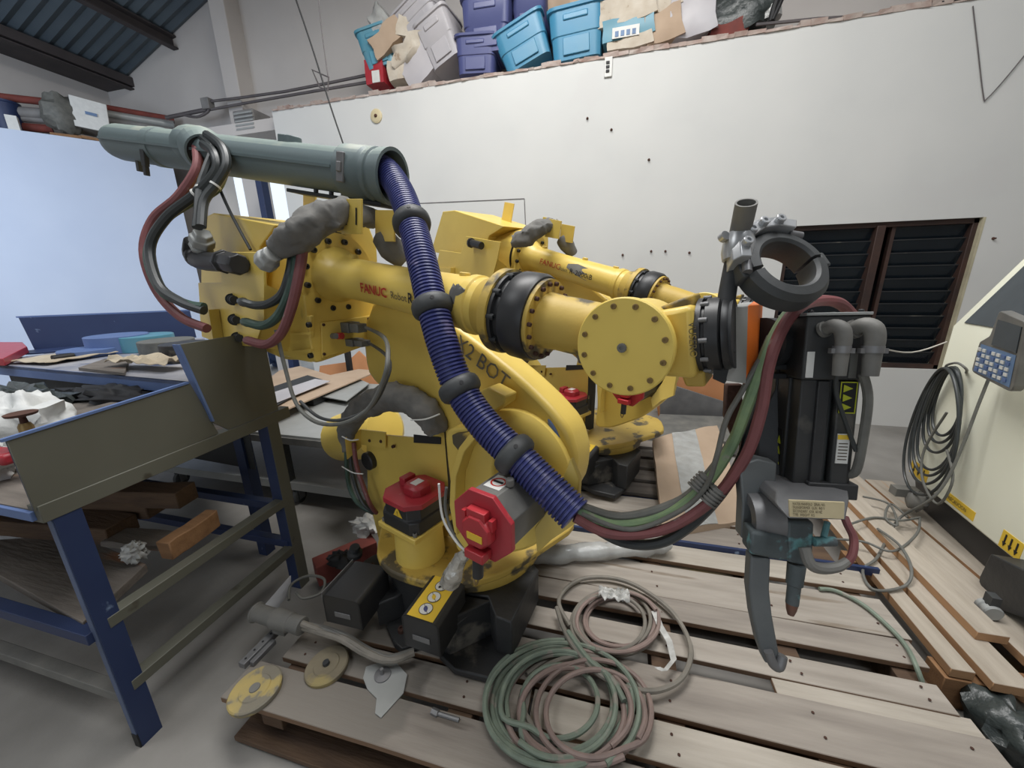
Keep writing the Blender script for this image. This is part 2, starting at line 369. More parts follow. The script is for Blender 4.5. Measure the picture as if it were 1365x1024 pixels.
# roof: corrugated sheet rising to the right, purlins under it
SL = .36; zc = 4.95
def roofz(x): return zc + (x + 7.2) * SL
m = MB(); rows = []
N = 150
for i in range(N + 1):
    y = -5 + 11 * i / N; zz = .018 * math.cos(i * PI)
    rows.append([V((-7.75, y, roofz(-7.75) + zz)), V((-1.0, y, roofz(-1) + zz)), V((-1.0, y, roofz(-1) + zz + .03)), V((-7.75, y, roofz(-7.75) + zz + .03))])
m.loft(rows); struct(m.build('ceiling', 'roof_sheet', smooth=False))
m = MB(); m.prism([V((-1, -5, roofz(-1))), V((6.2, -5, roofz(-1) - 1.9)), V((6.2, 6, roofz(-1) - 1.9)), V((-1, 6, roofz(-1)))], (0, 0, .04)); struct(m.build('ceiling_right', 'roof_sheet'))
for k, x in enumerate((-7.62, -6.55, -5.55, -4.5, -3.4, -2.3)):
    m = MB(); z = roofz(x) - .02; y0, y1 = -4.8, UPY
    m.prism([V((x - .05, y0, z)), V((x + .05, y0, z)), V((x + .05, y0, z - .02)), V((x - .025, y0, z - .03)), V((x - .025, y0, z - .14)), V((x + .05, y0, z - .15)), V((x + .05, y0, z - .17)), V((x - .05, y0, z - .17))], (0, y1 - y0, 0))
    struct(m.build('trim_%d' % (5 + k), 'purlin', bevel=0, smooth=False))
m = MB(); m.box((-7.93, .3, 4.71), (.76, 10.2, .12)); struct(m.build('trim_11', 'purlin'))
# doorway post and roller shutter housing at the left end of the wall
pp = YP(352, 262, 4.9)
m = MB(); m.box((pp.x, 4.9, 1.5), (.10, .12, 3.0)); o = m.build('door_1', 'blue_paint', bevel=.004); struct(o)
q = YP(338, 166, 4.95)
m = MB(); m.box((q.x, 4.95, q.z), (.34, .3, .26)); t = m.build('roller_shutter_box', 'pipe_grey', bevel=.02); tag(t, 'grey roller shutter housing above the doorway at the left end of the back wall', 'shutter')
for k in range(5):
    m = MB(); m.box((q.x + .02, 4.79, q.z - .1 + k * .045), (.3, .02, .02)); m.build('slat', 'alu', t)
# grey-blue tarp covered thing standing outside in the bright doorway
g = YP(330, 285, 5.9); m = MB(); m.ball((g.x, 5.95, .95), .42, .3, 1.0, nz=.35, nf=5, seg=20, rings=14)
o = m.build('covered_machine', 'blue_light'); tag(o, 'grey-blue tarp-covered shape standing in the bright doorway behind the duct', 'tarp')
# window: frame, mullion, glass louvre panes, dark room behind
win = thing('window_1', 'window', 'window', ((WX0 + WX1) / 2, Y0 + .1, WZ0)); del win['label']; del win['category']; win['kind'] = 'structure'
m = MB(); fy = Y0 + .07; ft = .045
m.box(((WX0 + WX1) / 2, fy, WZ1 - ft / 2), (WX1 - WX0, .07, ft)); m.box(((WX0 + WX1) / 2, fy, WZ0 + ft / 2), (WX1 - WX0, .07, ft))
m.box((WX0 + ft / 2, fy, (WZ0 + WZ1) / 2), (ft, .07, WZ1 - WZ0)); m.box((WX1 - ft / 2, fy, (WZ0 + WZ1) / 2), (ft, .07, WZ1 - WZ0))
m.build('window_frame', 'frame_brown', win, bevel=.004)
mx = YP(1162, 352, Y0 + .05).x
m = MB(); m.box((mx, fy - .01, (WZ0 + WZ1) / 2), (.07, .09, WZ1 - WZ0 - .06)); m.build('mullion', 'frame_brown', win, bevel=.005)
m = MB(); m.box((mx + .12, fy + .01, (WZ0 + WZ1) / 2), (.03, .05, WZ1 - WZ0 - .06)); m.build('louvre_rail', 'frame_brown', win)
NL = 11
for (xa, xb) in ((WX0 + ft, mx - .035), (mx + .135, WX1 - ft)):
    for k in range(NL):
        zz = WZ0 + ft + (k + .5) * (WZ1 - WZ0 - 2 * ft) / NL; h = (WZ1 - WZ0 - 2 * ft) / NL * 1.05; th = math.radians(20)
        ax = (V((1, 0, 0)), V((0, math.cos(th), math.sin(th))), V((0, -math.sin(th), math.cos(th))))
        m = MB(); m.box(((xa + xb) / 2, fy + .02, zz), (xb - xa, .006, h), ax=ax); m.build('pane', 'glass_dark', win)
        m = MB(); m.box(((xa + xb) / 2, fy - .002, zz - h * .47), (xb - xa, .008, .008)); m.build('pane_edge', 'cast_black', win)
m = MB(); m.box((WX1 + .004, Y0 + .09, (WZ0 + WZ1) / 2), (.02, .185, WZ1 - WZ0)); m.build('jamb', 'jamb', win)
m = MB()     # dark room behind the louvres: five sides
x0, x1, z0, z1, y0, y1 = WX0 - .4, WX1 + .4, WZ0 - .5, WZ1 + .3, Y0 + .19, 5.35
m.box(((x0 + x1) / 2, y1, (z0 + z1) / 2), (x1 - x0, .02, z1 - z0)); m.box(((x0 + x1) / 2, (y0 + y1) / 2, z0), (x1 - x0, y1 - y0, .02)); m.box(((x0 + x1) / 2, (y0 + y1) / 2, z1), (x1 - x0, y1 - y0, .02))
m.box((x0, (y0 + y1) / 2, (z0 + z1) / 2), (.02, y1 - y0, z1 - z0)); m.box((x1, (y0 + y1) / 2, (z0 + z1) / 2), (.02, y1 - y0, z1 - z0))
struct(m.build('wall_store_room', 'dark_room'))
# wall fittings
def tagged(mb, name, mt, label, cat, **k):
    g = k.pop('group', None); kd = k.pop('kindp', None); o = mb.build(name, mt, **k); return tag(o, label, cat, g, kd)
q = YP(502, 155, Y0); m = MB(); m.lathe((q.x, Y0, q.z), (q.x, Y0 - 1, q.z), [(0, .075), (.012, .075), (.02, .06), (.02, .02), (.012, .018)], 24)
t = tagged(m, 'wall_plate', 'plate_cream', 'round cream ceiling-rose plate on the back wall near the left', 'plate')
m = MB(); m.ball((q.x, Y0 - .02, q.z), .018, .02, .018); m.build('knob', 'rust', t)
q = YP(811, 90, Y0); m = MB(); m.box((q.x, Y0 - .008, q.z), (.075, .016, .17)); t = tagged(m, 'socket_plate', 'label_white', 'white upright three-way socket plate high on the back wall', 'socket', bevel=.004)
for k in (-1, 0, 1):
    m = MB(); m.box((q.x - .006, Y0 - .018, q.z + k * .036), (.034, .01, .024)); m.build('socket', 'ink', t, bevel=.002)
m = MB(); pa, pb, pc = YP(540, 272, Y0), YP(699, 265, Y0), YP(701, 312, Y0)
m.tube([pa, pb], .006, 6, 1); m.tube([pb, pc], .006, 6, 1); tagged(m, 'wall_moulding', 'pipe_grey', 'thin grey cable moulding turning a corner on the back wall above the far robot', 'moulding')
NL_ = {(868, 335): 'rusty nail stub in the wall, second from the left in the row of four', (887, 335): 'rusty nail stub in the wall just left of the last one before the pipe stub', (919, 337): 'rusty nail stub in the wall nearest the upright grey pipe stub', (1324, 318): 'nail stub in the wall between the window and the right frame edge', (783, 158): 'highest nail stub in the wall, below and left of the socket plate', (815, 173): 'nail stub in the wall almost straight below the socket plate', (865, 213): 'single nail stub in the wall lower right of the socket plate', (830, 340): 'rusty nail stub in the wall, leftmost of the row above the far robot arm'}
for (x, y) in ((868, 335), (887, 335), (919, 337), (1324, 318), (783, 158), (815, 173), (865, 213), (830, 340)):
    q = YP(x, y, Y0); m = MB(); m.lathe((q.x, Y0 + .002, q.z), (q.x, Y0 - 1, q.z), [(0, .014), (.005, .013), (.02, .006), (.026, .008)], 8)
    tagged(m, 'wall_nail', 'rust', NL_[(x, y)], 'nail', group='nail stubs in the back wall')
pts = [YP(1297, 8, Y0 - .01), YP(1303, 60, Y0 - .01), YP(1311, 128, Y0 - .01), YP(1316, 131, Y0 - .01), YP(1340, 105, Y0 - .01), YP(1372, 66, Y0 - .01)]
m = MB(); m.tube(pts, .004, 6, 4); tagged(m, 'wall_wire', 'conduit', 'thin grey wire hanging in a V on the back wall above the window', 'wire')
# conduits along the upper wall
yq = UPY - .3
m = MB(); m.tube([YP(222, 157, yq), YP(256, 150, yq), YP(276, 146, yq)], .028, 8, 2)
m.tube([YP(282, 135, yq), YP(380, 122, yq), YP(490, 100, yq), YP(560, 88, yq)], .018, 8, 2); m.tube([YP(282, 146, yq), YP(330, 137, yq), YP(440, 118, yq), YP(560, 98, yq)], .018, 8, 2)
m.tube([YP(244, 153, yq), YP(262, 156, yq), YP(276, 150, yq), YP(280, 143, yq)], .018, 8, 4)
t = tagged(m, 'conduit', 'conduit', 'grey steel conduit pipes running along the upper wall beside the pillar', 'conduit')
q = YP(277, 139, yq); m = MB(); m.box((q.x, yq, q.z), (.14, .1, .14)); m.build('junction_box', 'pipe_grey', t, bevel=.01)
# hanging wires and bent bracket
m = MB(); m.tube([YP(393, -5, 4.0), YP(415, 60, 4.0), YP(440, 140, 4.0), YP(459, 196, 4.0)], .008, 6, 3); tagged(m, 'hanging_wire', 'ink', 'long dark wire hanging slanted down to the back wall beside the duct mouth', 'wire')
m = MB(); m.tube([YP(424, -5, 4.1), YP(430, 50, 4.1), YP(438, 108, 4.1)], .005, 6, 3); tagged(m, 'hanging_wire', 'conduit', 'thinner grey wire hanging down to the bent triangular rod', 'wire')
m = MB(); c4 = [YP(416, 93, 4.1), YP(438, 103, 4.1), YP(437, 121, 4.1), YP(426, 116, 4.1)]; m.tube(c4, .009, 6, 1, closed=True); tagged(m, 'bent_rod', 'conduit', 'bent dark rod loop hanging on wires above the back wall ledge', 'rod')

# ================================================================== ON THE LEDGE (back)
def bin_(px, py, wd, ht, dp, rz, ry, m_, label, rx=0, y=4.98, lid=None):
    """storage tub, lower-front-centre at pixel; tapered body, rim, handle recess and a step band"""
    base = YP(px, py, y - dp / 2); c = V((base.x, y, base.z))
    t = thing('storage_tub', label, 'tub', c, 'plastic storage tubs on the ledge')
    R = Matrix.Rotation(rz, 3, 'Z') @ Matrix.Rotation(ry, 3, 'Y') @ Matrix.Rotation(rx, 3, 'X')
    def rr(wx, wy, z, r=.18): return [c + R @ V(p) for p in smoothpoly([V((-wx / 2, -wy / 2, z)), V((wx / 2, -wy / 2, z)), V((wx / 2, wy / 2, z)), V((-wx / 2, wy / 2, z))], r, 3)]
    m = MB(); h = ht
    m.loft([rr(wd * .82, dp * .82, 0), rr(wd * .86, dp * .86, h * .45), rr(wd * .89, dp * .89, h * .47), rr(wd * .93, dp * .93, h * .92), rr(wd * .88, dp * .88, h * .92), rr(wd * .80, dp * .80, h * .06)], caps=True)
    m.build('body', m_, t)
    m = MB(); m.loft([rr(wd * .93, dp * .93, h * .92), rr(wd * 1.0, dp * 1.0, h * .93), rr(wd * 1.01, dp * 1.01, h * .99), rr(wd * .96, dp * .96, h * 1.0), rr(wd * .88, dp * .88, h * .93)], caps=False); m.build('rim', m_, t)
    ax = (R @ V((1, 0, 0)), R @ V((0, 1, 0)), R @ V((0, 0, 1)))
    m = MB(); m.box(c + R @ V((0, -dp * .455, h * .78)), (wd * .42, dp * .05, h * .12), ax=ax); m.build('handle', m_, t, bevel=.01)
    m = MB(); m.box(c + R @ V((0, -dp * .432, h * .25)), (wd * .45, dp * .03, h * .34), ax=ax); m.build('front_panel', m_, t, bevel=.006)
    if lid:
        m = MB(); m.loft([rr(wd * 1.03, dp * 1.03, h * .96), rr(wd * 1.03, dp * 1.03, h * 1.05), rr(wd * .95, dp * .95, h * 1.09)]); m.build('lid', lid, t)
    return t
R_ = math.radians
bin_(503, 86, .44, .40, .4, R_(10), R_(-12), 'bin_teal', 'small faded teal storage tub tipped over the red tub, leftmost on the ledge')
bin_(594, 78, .46, .50, .5, R_(-5), R_(-22), 'bin_grey', 'grey-white storage tub with dark rim leaning left of the blue stack')
bin_(560, 38, .62, .34, .45, R_(-8), R_(-24), 'bin_grey', 'upper whitish storage tub tilted at the top left of the pile')
bin_(630, 95, .50, .36, .5, R_(4), R_(3), 'bin_blue', 'bottom dark blue storage tub of the middle stack, standing on the ledge')
bin_(645, 66, .58, .52, .5, R_(2), R_(1), 'bin_blue', 'large dark blue storage tub second in the middle stack')
bin_(645, 13, .60, .45, .5, R_(2), R_(1), 'bin_blue', 'dark blue storage tub at the top of the middle stack, cut by the frame')
bin_(705, 52, .42, .62, .5, R_(-4), R_(0), 'bin_blue', 'tall dark blue storage tub behind the tilted cyan tub', y=5.1)
bin_(703, 80, .60, .40, .5, R_(0), R_(-20), 'bin_cyan', 'cyan storage tub tilted to the left beside the middle stack')
bin_(768, 74, .60, .46, .5, R_(0), R_(-3), 'bin_cyan', 'large bright cyan storage tub standing upright near the socket plate')
def pack(px, py, wd, ht, dp, rz, ry, mt, label, cat='box', name='paper_parcel', y=4.95, nzv=.03, rx=0, group=None):
    base = YP(px, py, y - dp / 2); R = Matrix.Rotation(rz, 3, 'Z') @ Matrix.Rotation(ry, 3, 'Y') @ Matrix.Rotation(rx, 3, 'X')
    c = V((base.x, y, base.z)); m = MB(); m.box((0, 0, ht / 2), (wd, dp, ht)); bmesh.ops.subdivide_edges(m.bm, edges=m.bm.edges, cuts=4, use_grid_fill=True)
    for v in m.bm.verts:
        v.co += noise.noise_vector(v.co * 7 + c) * nzv; v.co = c + R @ v.co
    return tagged(m, name, mt, label, cat, group=group, ang=60)
bx = pack(500, 111, .24, .25, .3, 0, 0, 'red', 'small red tub with a white sticker at the left end of the ledge', 'tub', 'red_tub', nzv=.006)
q = YP(501, 102, 4.79); m = MB(); m.box(q, (.1, .008, .12)); m.build('sticker', 'label_white', bx)
pack(530, 106, .26, .20, .3, .1, 0, 'paper', 'flat paper-wrapped parcel beside the red tub')
pack(568, 103, .42, .34, .3, 0, R_(-35), 'bin_grey', 'pale carton with blue print leaning by the dark blue tubs', nzv=.02)
pack(547, 78, .42, .20, .35, .1, R_(-12), 'paper', 'heap of crumpled brown paper in the left of the pile', 'paper', nzv=.09)
pack(520, 62, .42, .22, .35, .1, R_(-30), 'cardboard', 'tilted brown cardboard carton high above the teal tub')
pack(540, 50, .3, .2, .3, .3, R_(15), 'paper', 'open paper carton wedged under the upper whitish tub')
pack(508, 42, .2, .26, .3, .2, R_(-25), 'film', 'greenish clear bag poking out at the top left of the pile', 'bag', 'plastic_bag', nzv=.06)
pack(790, 30, .36, .30, .35, .1, R_(-15), 'cardboard', 'brown carton above the large bright cyan tub', y=5.1)
pack(740, 24, .26, .26, .3, .2, R_(10), 'cardboard', 'brown paper bag standing behind the bright cyan tub', y=5.15, nzv=.04)
pack(835, 28, .60, .22, .35, 0, R_(-8), 'paper', 'long wrapped parcel above the blue box by the socket plate')
bb_ = pack(838, 50, .50, .19, .35, 0, R_(-5), 'bin_teal', 'blue printed box wrapped in clear film above the socket plate', nzv=.02)
q = YP(834, 42, 4.765); m = MB(); m.box(q, (.26, .008, .09)); lb2 = m.build('print_panel', 'label_white', bb_)
for k in range(4):
    m = MB(); m.box(q + V((-.085 + .055 * k, -.006, -.01)), (.035, .004, .045)); m.build('print_mark', 'key_blue', lb2)
pack(840, 62, .44, .10, .35, 0, R_(-5), 'paper', 'flattened paper parcel lying directly on the ledge under the blue box')
pack(888, 52, .34, .26, .35, 0, R_(-12), 'cardboard', 'open cardboard carton on the ledge right of the blue box')
pack(925, 44, .42, .48, .35, 0, R_(-6), 'bin_grey', 'white rice-sack like carton with a blue mark on the ledge', nzv=.05)
pack(880, 14, .40, .16, .3, 0, R_(-10), 'paper', 'thin parcel on top of the cartons at the frame top')
pack(985, 34, .50, .30, .3, 0, 0, 'bag_black', 'black shiny rubbish bag right of the cartons on the ledge', 'bag', 'rubbish_bag', nzv=.10)
pack(972, 44, .30, .10, .3, 0, 0, 'pipe_rust', 'pinkish cloth bundle lying under the black bag on the ledge', 'cloth', 'cloth_bundle', nzv=.05)
pack(1020, 22, .22, .34, .25, 0, R_(10), 'film', 'clear plastic bag slumped beside the black bag on the ledge', 'bag', 'plastic_bag', nzv=.08)
m = MB(); m.tube([YP(1028, 30, 4.75), YP(1032, 12, 4.78), YP(1040, -10, 4.8)], .03, 8, 2); m.tube([YP(1030, 27, 4.72), YP(1046, -8, 4.75)], .016, 8, 1); tagged(m, 'dark_rod', 'ink', 'dark upright rods standing on the ledge at the right of the bags', 'rod')
m = MB(); m.tube([YP(1008, 33, 4.7), YP(1090, 25, 4.7), YP(1180, 20, 4.7)], .013, 6, 1); tagged(m, 'ledge_rod', 'conduit', 'thin dark rod lying along the edge of the ledge', 'rod')
m = MB(); m.box(YP(1335, 2, 4.9), (1.1, .5, .10)); tagged(m, 'dark_tray', 'black', 'dark flat tray on the ledge at the top right corner', 'tray')

# ================================================================== ON THE LEFT LEDGE
def LW(px, py, off=0.0):
    """point over the left ledge, off metres behind the blue wall face"""
    d = ray(px, py); P0 = a - nn * off; t = (P0 - CAM).dot(nn) / d.dot(nn); return CAM + d * t
nh = nn.copy()
for (u0, v0, u1, v1, r, mt, nm, lb) in (
    (-20, 147, 70, 153, .07, 'pipe_grey', 'drain_pipe', 'fat grey plastic pipe lying on the left ledge behind the white box'),
    (-20, 127, 62, 136, .045, 'pipe_rust', 'steel_pipe', 'rusty red pipe on top of the pile left of the white box'),
    (25, 158, 66, 161, .04, 'pipe_grey', 'steel_pipe', 'short grey pipe end between the blue bucket and the cloth bag'),
    (24, 169, 70, 172, .05, 'pipe_rust', 'steel_pipe', 'orange-red pipe lowest beside the blue bucket'),
    (120, 140, 260, 164, .04, 'pipe_rust', 'steel_pipe', 'long red pipe topmost of the bundle right of the white box'),
    (120, 148, 250, 170, .05, 'alu', 'steel_pipe', 'bright silver tube in the bundle right of the white box'),
    (120, 157, 265, 180, .045, 'pipe_grey', 'steel_pipe', 'grey tube under the silver one in the pipe bundle'),
    (120, 166, 265, 188, .04, 'ink', 'steel_pipe', 'black tube lowest of the bundle right of the white box'),
    (150, 152, 240, 163, .03, 'conduit', 'steel_pipe', 'thin dark conduit lying between silver and red tubes')):
    m = MB(); m.cyl(LW(u0, v0, .24), LW(min(u1, 232), v0 + (v1 - v0) * (min(u1, 232) - u0) / (u1 - u0), .24), r * 1.0, seg=12); tagged(m, nm, mt, lb, 'pipe')
c = LW(14, 176, .25); m = MB(); m.lathe(c - V((0, 0, .02)), c + V((0, 0, 1)), [(0, .13), (.33, .16), (.34, .17), (.36, .17), (.36, .15), (.03, .12)], 20)
t = tagged(m, 'blue_bucket', 'blue_paint', 'blue plastic bucket with a white sticker on the left ledge', 'bucket')
m = MB(); m.box(LW(18, 165, .06), (.10, .09, .17), ax=(dn, nn, V((0, 0, 1)))); m.build('sticker', 'label_white', t)
# white enclosure box with a dull open side
q = [LW(91, 126, .02), LW(142, 140, .02), LW(148, 178, .02), LW(100, 168, .02)]
t = thing('electric_box', 'white steel electrical box with a small maker plate on the left ledge', 'box', LW(100, 180, .2))
m = MB(); m.prism(q, -nn * .35 - dn * .1); m.build('body', 'alu', t, bevel=.008)
m = MB(); m.prism([LW(91, 126, -.0), LW(142, 140, -.0), LW(148, 178, -.0), LW(100, 168, -.0)], nn * .02); m.build('door', 'label_white', t, bevel=.006)
m = MB(); m.prism([LW(113, 148, -.03), LW(129, 152, -.03), LW(130, 156, -.03), LW(114, 152, -.03)], nn * .006); m.build('name_plate', 'key_blue', t)
m = MB(); m.ball(LW(82, 152, .1), .19, .2, .24, nz=.3, nf=7, seg=18); tagged(m, 'grey_sack', 'hose_grey', 'slumped greenish grey sack leaning at the left of the white box', 'sack')
pl = thing('ledge_pallet', 'orange-brown wooden pallet under the white electrical box on the left ledge', 'pallet', LW(105, 182, .2))
for (u0, v0, u1, v1) in ((66, 176, 108, 181), (108, 180, 150, 188), (66, 182, 150, 192)):
    m = MB(); A_, B_ = LW(u0, v0, .05), LW(u1, v1, .05); m.prism([A_, B_, B_ - nn * .3, A_ - nn * .3], (0, 0, -.035)); m.build('plank', 'wood_raw', pl)
# ================================================================== PALLETS
DK = 0.18                                     # top of the deck
pal = thing('plank_deck', 'grey weathered plank pallet deck under the near yellow robot', 'pallet', (0.0, 1.4, 0))
WM = ['wood_deck', 'wood_deck_b', 'wood_deck_c']
def plank(x0, x1, y0, y1, z, th, mt, par, dz=0.0, name='plank'):
    m = MB(); n = max(1, int((x1 - x0) / .5)); rings = []
    for i in range(n + 1):
        x = x0 + (x1 - x0) * i / n; j = random.uniform(-.004, .004); zz = z + dz + random.uniform(-.002, .002)
        rings.append([V((x, y0 + j, zz - th)), V((x, y1 + j, zz - th)), V((x, y1 + j, zz)), V((x, y0 + j, zz))])
    m.loft(rings); return m.build(name, mt, par, bevel=.002, seg=1, ang=30)
rowsY = [(.712, .857, -1.29, .52), (.885, 1.005, -1.20, -.22), (.885, 1.005, -.21, 1.19), (1.03, 1.198, -1.15, 1.20), (1.262, 1.365, -.5, 1.17), (1.262, 1.365, -1.2, -.51), (1.42, 1.535, -.9, 1.19), (1.545, 1.752, -.6, 1.21), (1.792, 1.925, -.62, 1.22), (1.965, 2.15, -.6, .9), (2.17, 2.36, -.6, .95), (.50, .69, -.05, 1.19), (.30, .48, .1, 1.18), (.1, .28, .2, 1.17)]
for i, (y0, y1, x0, x1) in enumerate(rowsY):
    plank(x0, x1, y0, y1, DK, .024, WM[(i * 2 + 1) % 3], pal, dz=random.uniform(-.004, .003))
for i, (y0, y1, x0, x1) in enumerate(rowsY):
    for x in (-1.12, -.45, .25, .72, 1.12):
        if x0 < x < x1:
            for f in (.28, .72): bolt((x + random.uniform(-.015, .015), y0 + (y1 - y0) * f, DK + .0005), (0, 0, 1), .0045, .0015, 'rust', pal, 'nail_head')
plank(.62, 1.20, 1.20, 1.262, DK, .02, 'wood_deck_c', pal, dz=-.012)
for x in (-1.12, -.45, .25, .72, 1.12):
    m = MB(); m.box((x, 1.57 if x < .2 else 1.25, DK - .024 - .055), (.09, 1.66 if x < .2 else 2.3, .10)); m.build('bearer', 'wood_old', pal, bevel=.003)
for y in (.75, 1.15, 1.65, 2.1):
    plank(-1.25 if y < 1.5 else -.6, 1.15, y - .06, y + .06, .03, .022, 'wood_old', pal, name='bottom_board')
m = MB(); m.box((.55, 1.935, DK + .005), (1.5, .018, .04)); tagged(m, 'blue_bar', 'blue_paint', 'long thin blue steel bar lying across the planks behind the hose', 'bar')
# loose long boards at the right
bd = (
    (1.262, 1.335, 1.44, 2.75, DK, 'wood_y', 'long pale board with cut end nearest the plank deck at the right'),
    (1.352, 1.47, 1.40, 2.80, DK + .012, 'wood_y', 'long board with orange edges second from the plank deck at the right'),
    (1.43, 1.53, 1.59, 2.9, DK + .05, 'wood_y', 'raised board lying on top of the other long boards at the right'),
    (1.56, 1.72, 1.55, 3.0, DK + .0, 'wood_y', 'long board under the caster of the black dolly'),
    (1.76, 1.92, 1.3, 3.0, DK - .02, 'wood_y', 'outermost long board beside the cabinet dolly'))
for x0, x1, y0, y1, z, mt, lb in bd:
    m = MB(); rings = []
    for i in range(5):
        y = y0 + (y1 - y0) * i / 4; j = .03 * i / 4 * 1.0; rings.append([V((x0 + j, y, z - .038)), V((x1 + j, y, z - .038)), V((x1 + j, y, z)), V((x0 + j, y, z))])
    m.loft(rings); tagged(m, 'loose_board', mt, lb, 'board', group='long loose boards at the right', bevel=.002, seg=1)
sp = thing('board_support', 'raw timber pallet frame under the long loose boards at the right', 'pallet', (1.6, 1.6, 0))
for y in (1.48, 2.1, 2.7):
    for x0, x1 in ((1.25, 1.55), (1.58, 2.05)):
        m = MB(); m.box(((x0 + x1) / 2, y, .07), (x1 - x0, .09, .135)); m.build('bearer', 'wood_raw', sp, bevel=.003)
for k in range(3):
    m = MB(); m.box((1.5 + .17 * k, 1.05 + .0 * k, .012), (.13, .5, .02)); m.build('bottom_board', 'wood_grey', sp)

# ================================================================== ROBOTS
J1 = V((-.756, 1.278, 0)); U_ = V((.937, -.351, 0)).normalized(); N_ = V((U_.y, -U_.x, 0))
def L(px, py, b):
    """pixel -> robot-local (along arm, towards viewer, height) on the vertical plane b"""
    d = ray(px, py); c = CAM - J1; t = (b - c.dot(N_)) / d.dot(N_); q = c + d * t
    return V((q.dot(U_), b, CAM.z + d.z * t))
def robot(O, ang, dz, label, near):
    u = V((math.cos(ang), math.sin(ang), 0)); n = V((u.y, -u.x, 0)); z = V((0, 0, 1)); O = V(O)
    def T(q):
        k = 0 if near else -.13 * max(0, min(1, (q[2] - 1.0) / .3)) * (q[0] - .3)
        return O + u * q[0] + n * q[1] + z * (q[2] + dz + k)
    def P(px, py, b): return T(L(px, py, b))
    def Q(a_, b_, c_): return T((a_, b_, c_))
    ax = (u, n, z)
    rb = thing('welding_robot', label, 'robot', Q(0, 0, DK - dz if near else DK))
    Y = 'yellow'
    # ---- base casting
    base0 = DK if near else DK - dz
    bc = (-.06, -.13); rot = math.radians(20.5 if near else 20.5); bu = V((math.cos(rot), math.sin(rot))); bn = V((-math.sin(rot), math.cos(rot)))
    def B2(x, y, zz): return Q(bc[0] + x * bu.x + y * bn.x, bc[1] + x * bu.y + y * bn.y, zz)
    h = .31
    m = MB(); m.prism(smoothpoly([B2(-h, -h, base0), B2(h, -h, base0), B2(h, h, base0), B2(-h, h, base0)], .1, 2), (0, 0, .035)); m.build('base_plate', 'cast_black', rb, bevel=.004)
    m = MB(); m.lathe(Q(.0, -.1, base0 + .03), Q(.0, -.1, 1), [(0, .24), (.12, .24), (.2, .25), (.25, .25)], 40)
    def LZ(px, py, z_):
        w_ = Z(px, py, z_) - J1; return T((w_.dot(U_), w_.dot(N_), z_))
    bz = .18 + .035
    m.prism([LZ(x, y, .385) for x, y in ((660, 822), (682, 830), (718, 759), (700, 740), (640, 745), (610, 790), (650, 795))], z * (bz - .385))
    m.prism([LZ(x, y, .385) for x, y in ((600, 826), (612, 820), (655, 800), (600, 790), (585, 800))], z * (bz - .385))
    m.prism([LZ(x, y, bz) for x, y in ((585, 872), (605, 892), (655, 905), (684, 868), (660, 820), (600, 820))], z * -.03)
    m.loft([[LZ(589, 850, .33), LZ(560, 830, .33), LZ(600, 800, .36), LZ(640, 806, .385)], [LZ(600, 874, bz), LZ(560, 852, bz), LZ(590, 810, bz), LZ(650, 850, bz)]])
    m.prism([LZ(x, y, .33) for x, y in ((501, 806), (528, 796), (550, 780), (545, 760), (505, 770))], z * (bz - .33))
    for sx, sy in ((1, -1), (-1, -1)):
        a0, b0 = B2(sx * .28, sy * .28, base0 + .03), B2(sx * .28, sy * .10, base0 + .03); c0 = B2(sx * .10, sy * .10, base0 + .03); d0 = B2(sx * .10, sy * .28, base0 + .03)
        b1_, c1, d1 = B2(sx * .23, sy * .10, base0 + .2), B2(sx * .10, sy * .10, base0 + .22), B2(sx * .10, sy * .23, base0 + .2)
        m.loft([[b0, c0, d0], [b1_, c1, d1]])
        m.prism([B2(sx * .30, sy * .12, base0 + .03), B2(sx * .30, sy * .08, base0 + .03), B2(sx * .12, sy * .08, base0 + .2), B2(sx * .12, sy * .12, base0 + .2)], (0, 0, .03))
    m.build('base_casting', 'cast_black', rb, bevel=.006)
    for sx, sy in ((1, 1), (1, -1), (-1, 1), (-1, -1)):
        for k in (0, 1): bolt(B2(sx * (.27 - .05 * k), sy * (.22 + .05 * k), base0 + .035), z, .014, .02, 'rust' if k else 'cast_black', rb)
    # ---- turntable and yoke
    tc = (.09, -.23)
    m = MB(); m.lathe(Q(tc[0], tc[1], .35), Q(tc[0], tc[1], 2), [(0, .24), (.01, .29), (.03, .31), (.07, .315), (.10, .30), (.11, .2)], 56); m.build('turntable', 'yellow_dirty', rb)
    pts = [P(503, 742, .20), P(545, 722, .18), P(600, 730, .12), P(640, 720, .1), P(720, 700, .05), P(768, 700, -.02), P(742, 722, .12), P(705, 768, .2), P(640, 806, .25), P(560, 792, .3), P(505, 770, .28)]
    zt = .435
    tp = [(500, 740), (519, 762), (560, 776), (612, 780), (665, 765), (693, 750), (735, 722), (768, 700), (760, 660), (700, 640), (560, 650), (510, 690)]
    m = MB(); m.prism(smoothpoly([LZ(x, y, zt + .03) for x, y in tp], .3, 2), (0, 0, -.035)); m.build('turntable_deck', 'yellow_dirty', rb, bevel=.008)
    # yoke plate carrying the shoulder motor
    yk = [P(592, 572, .06), P(640, 566, .06), P(665, 580, .06), P(655, 640, .06), P(690, 700, .06), P(735, 640, .06), P(764, 650, .06), P(768, 688, .06), P(738, 712, .06), P(700, 735, .06), P(640, 745, .06), P(606, 735, .06), P(606, 690, .06), P(596, 620, .06)]
    m = MB(); m.prism(smoothpoly(yk, .25, 2), -n * .05); m.build('shoulder_yoke', Y, rb, bevel=.01)
    yk2 = [P(644, 566, .06), P(625, 590, .06), P(614, 625, .06), P(612, 665, .06), P(618, 700, .06), P(622, 704, .06), P(619, 665, .06), P(621, 628, .06), P(632, 596, .06), P(650, 574, .06)]
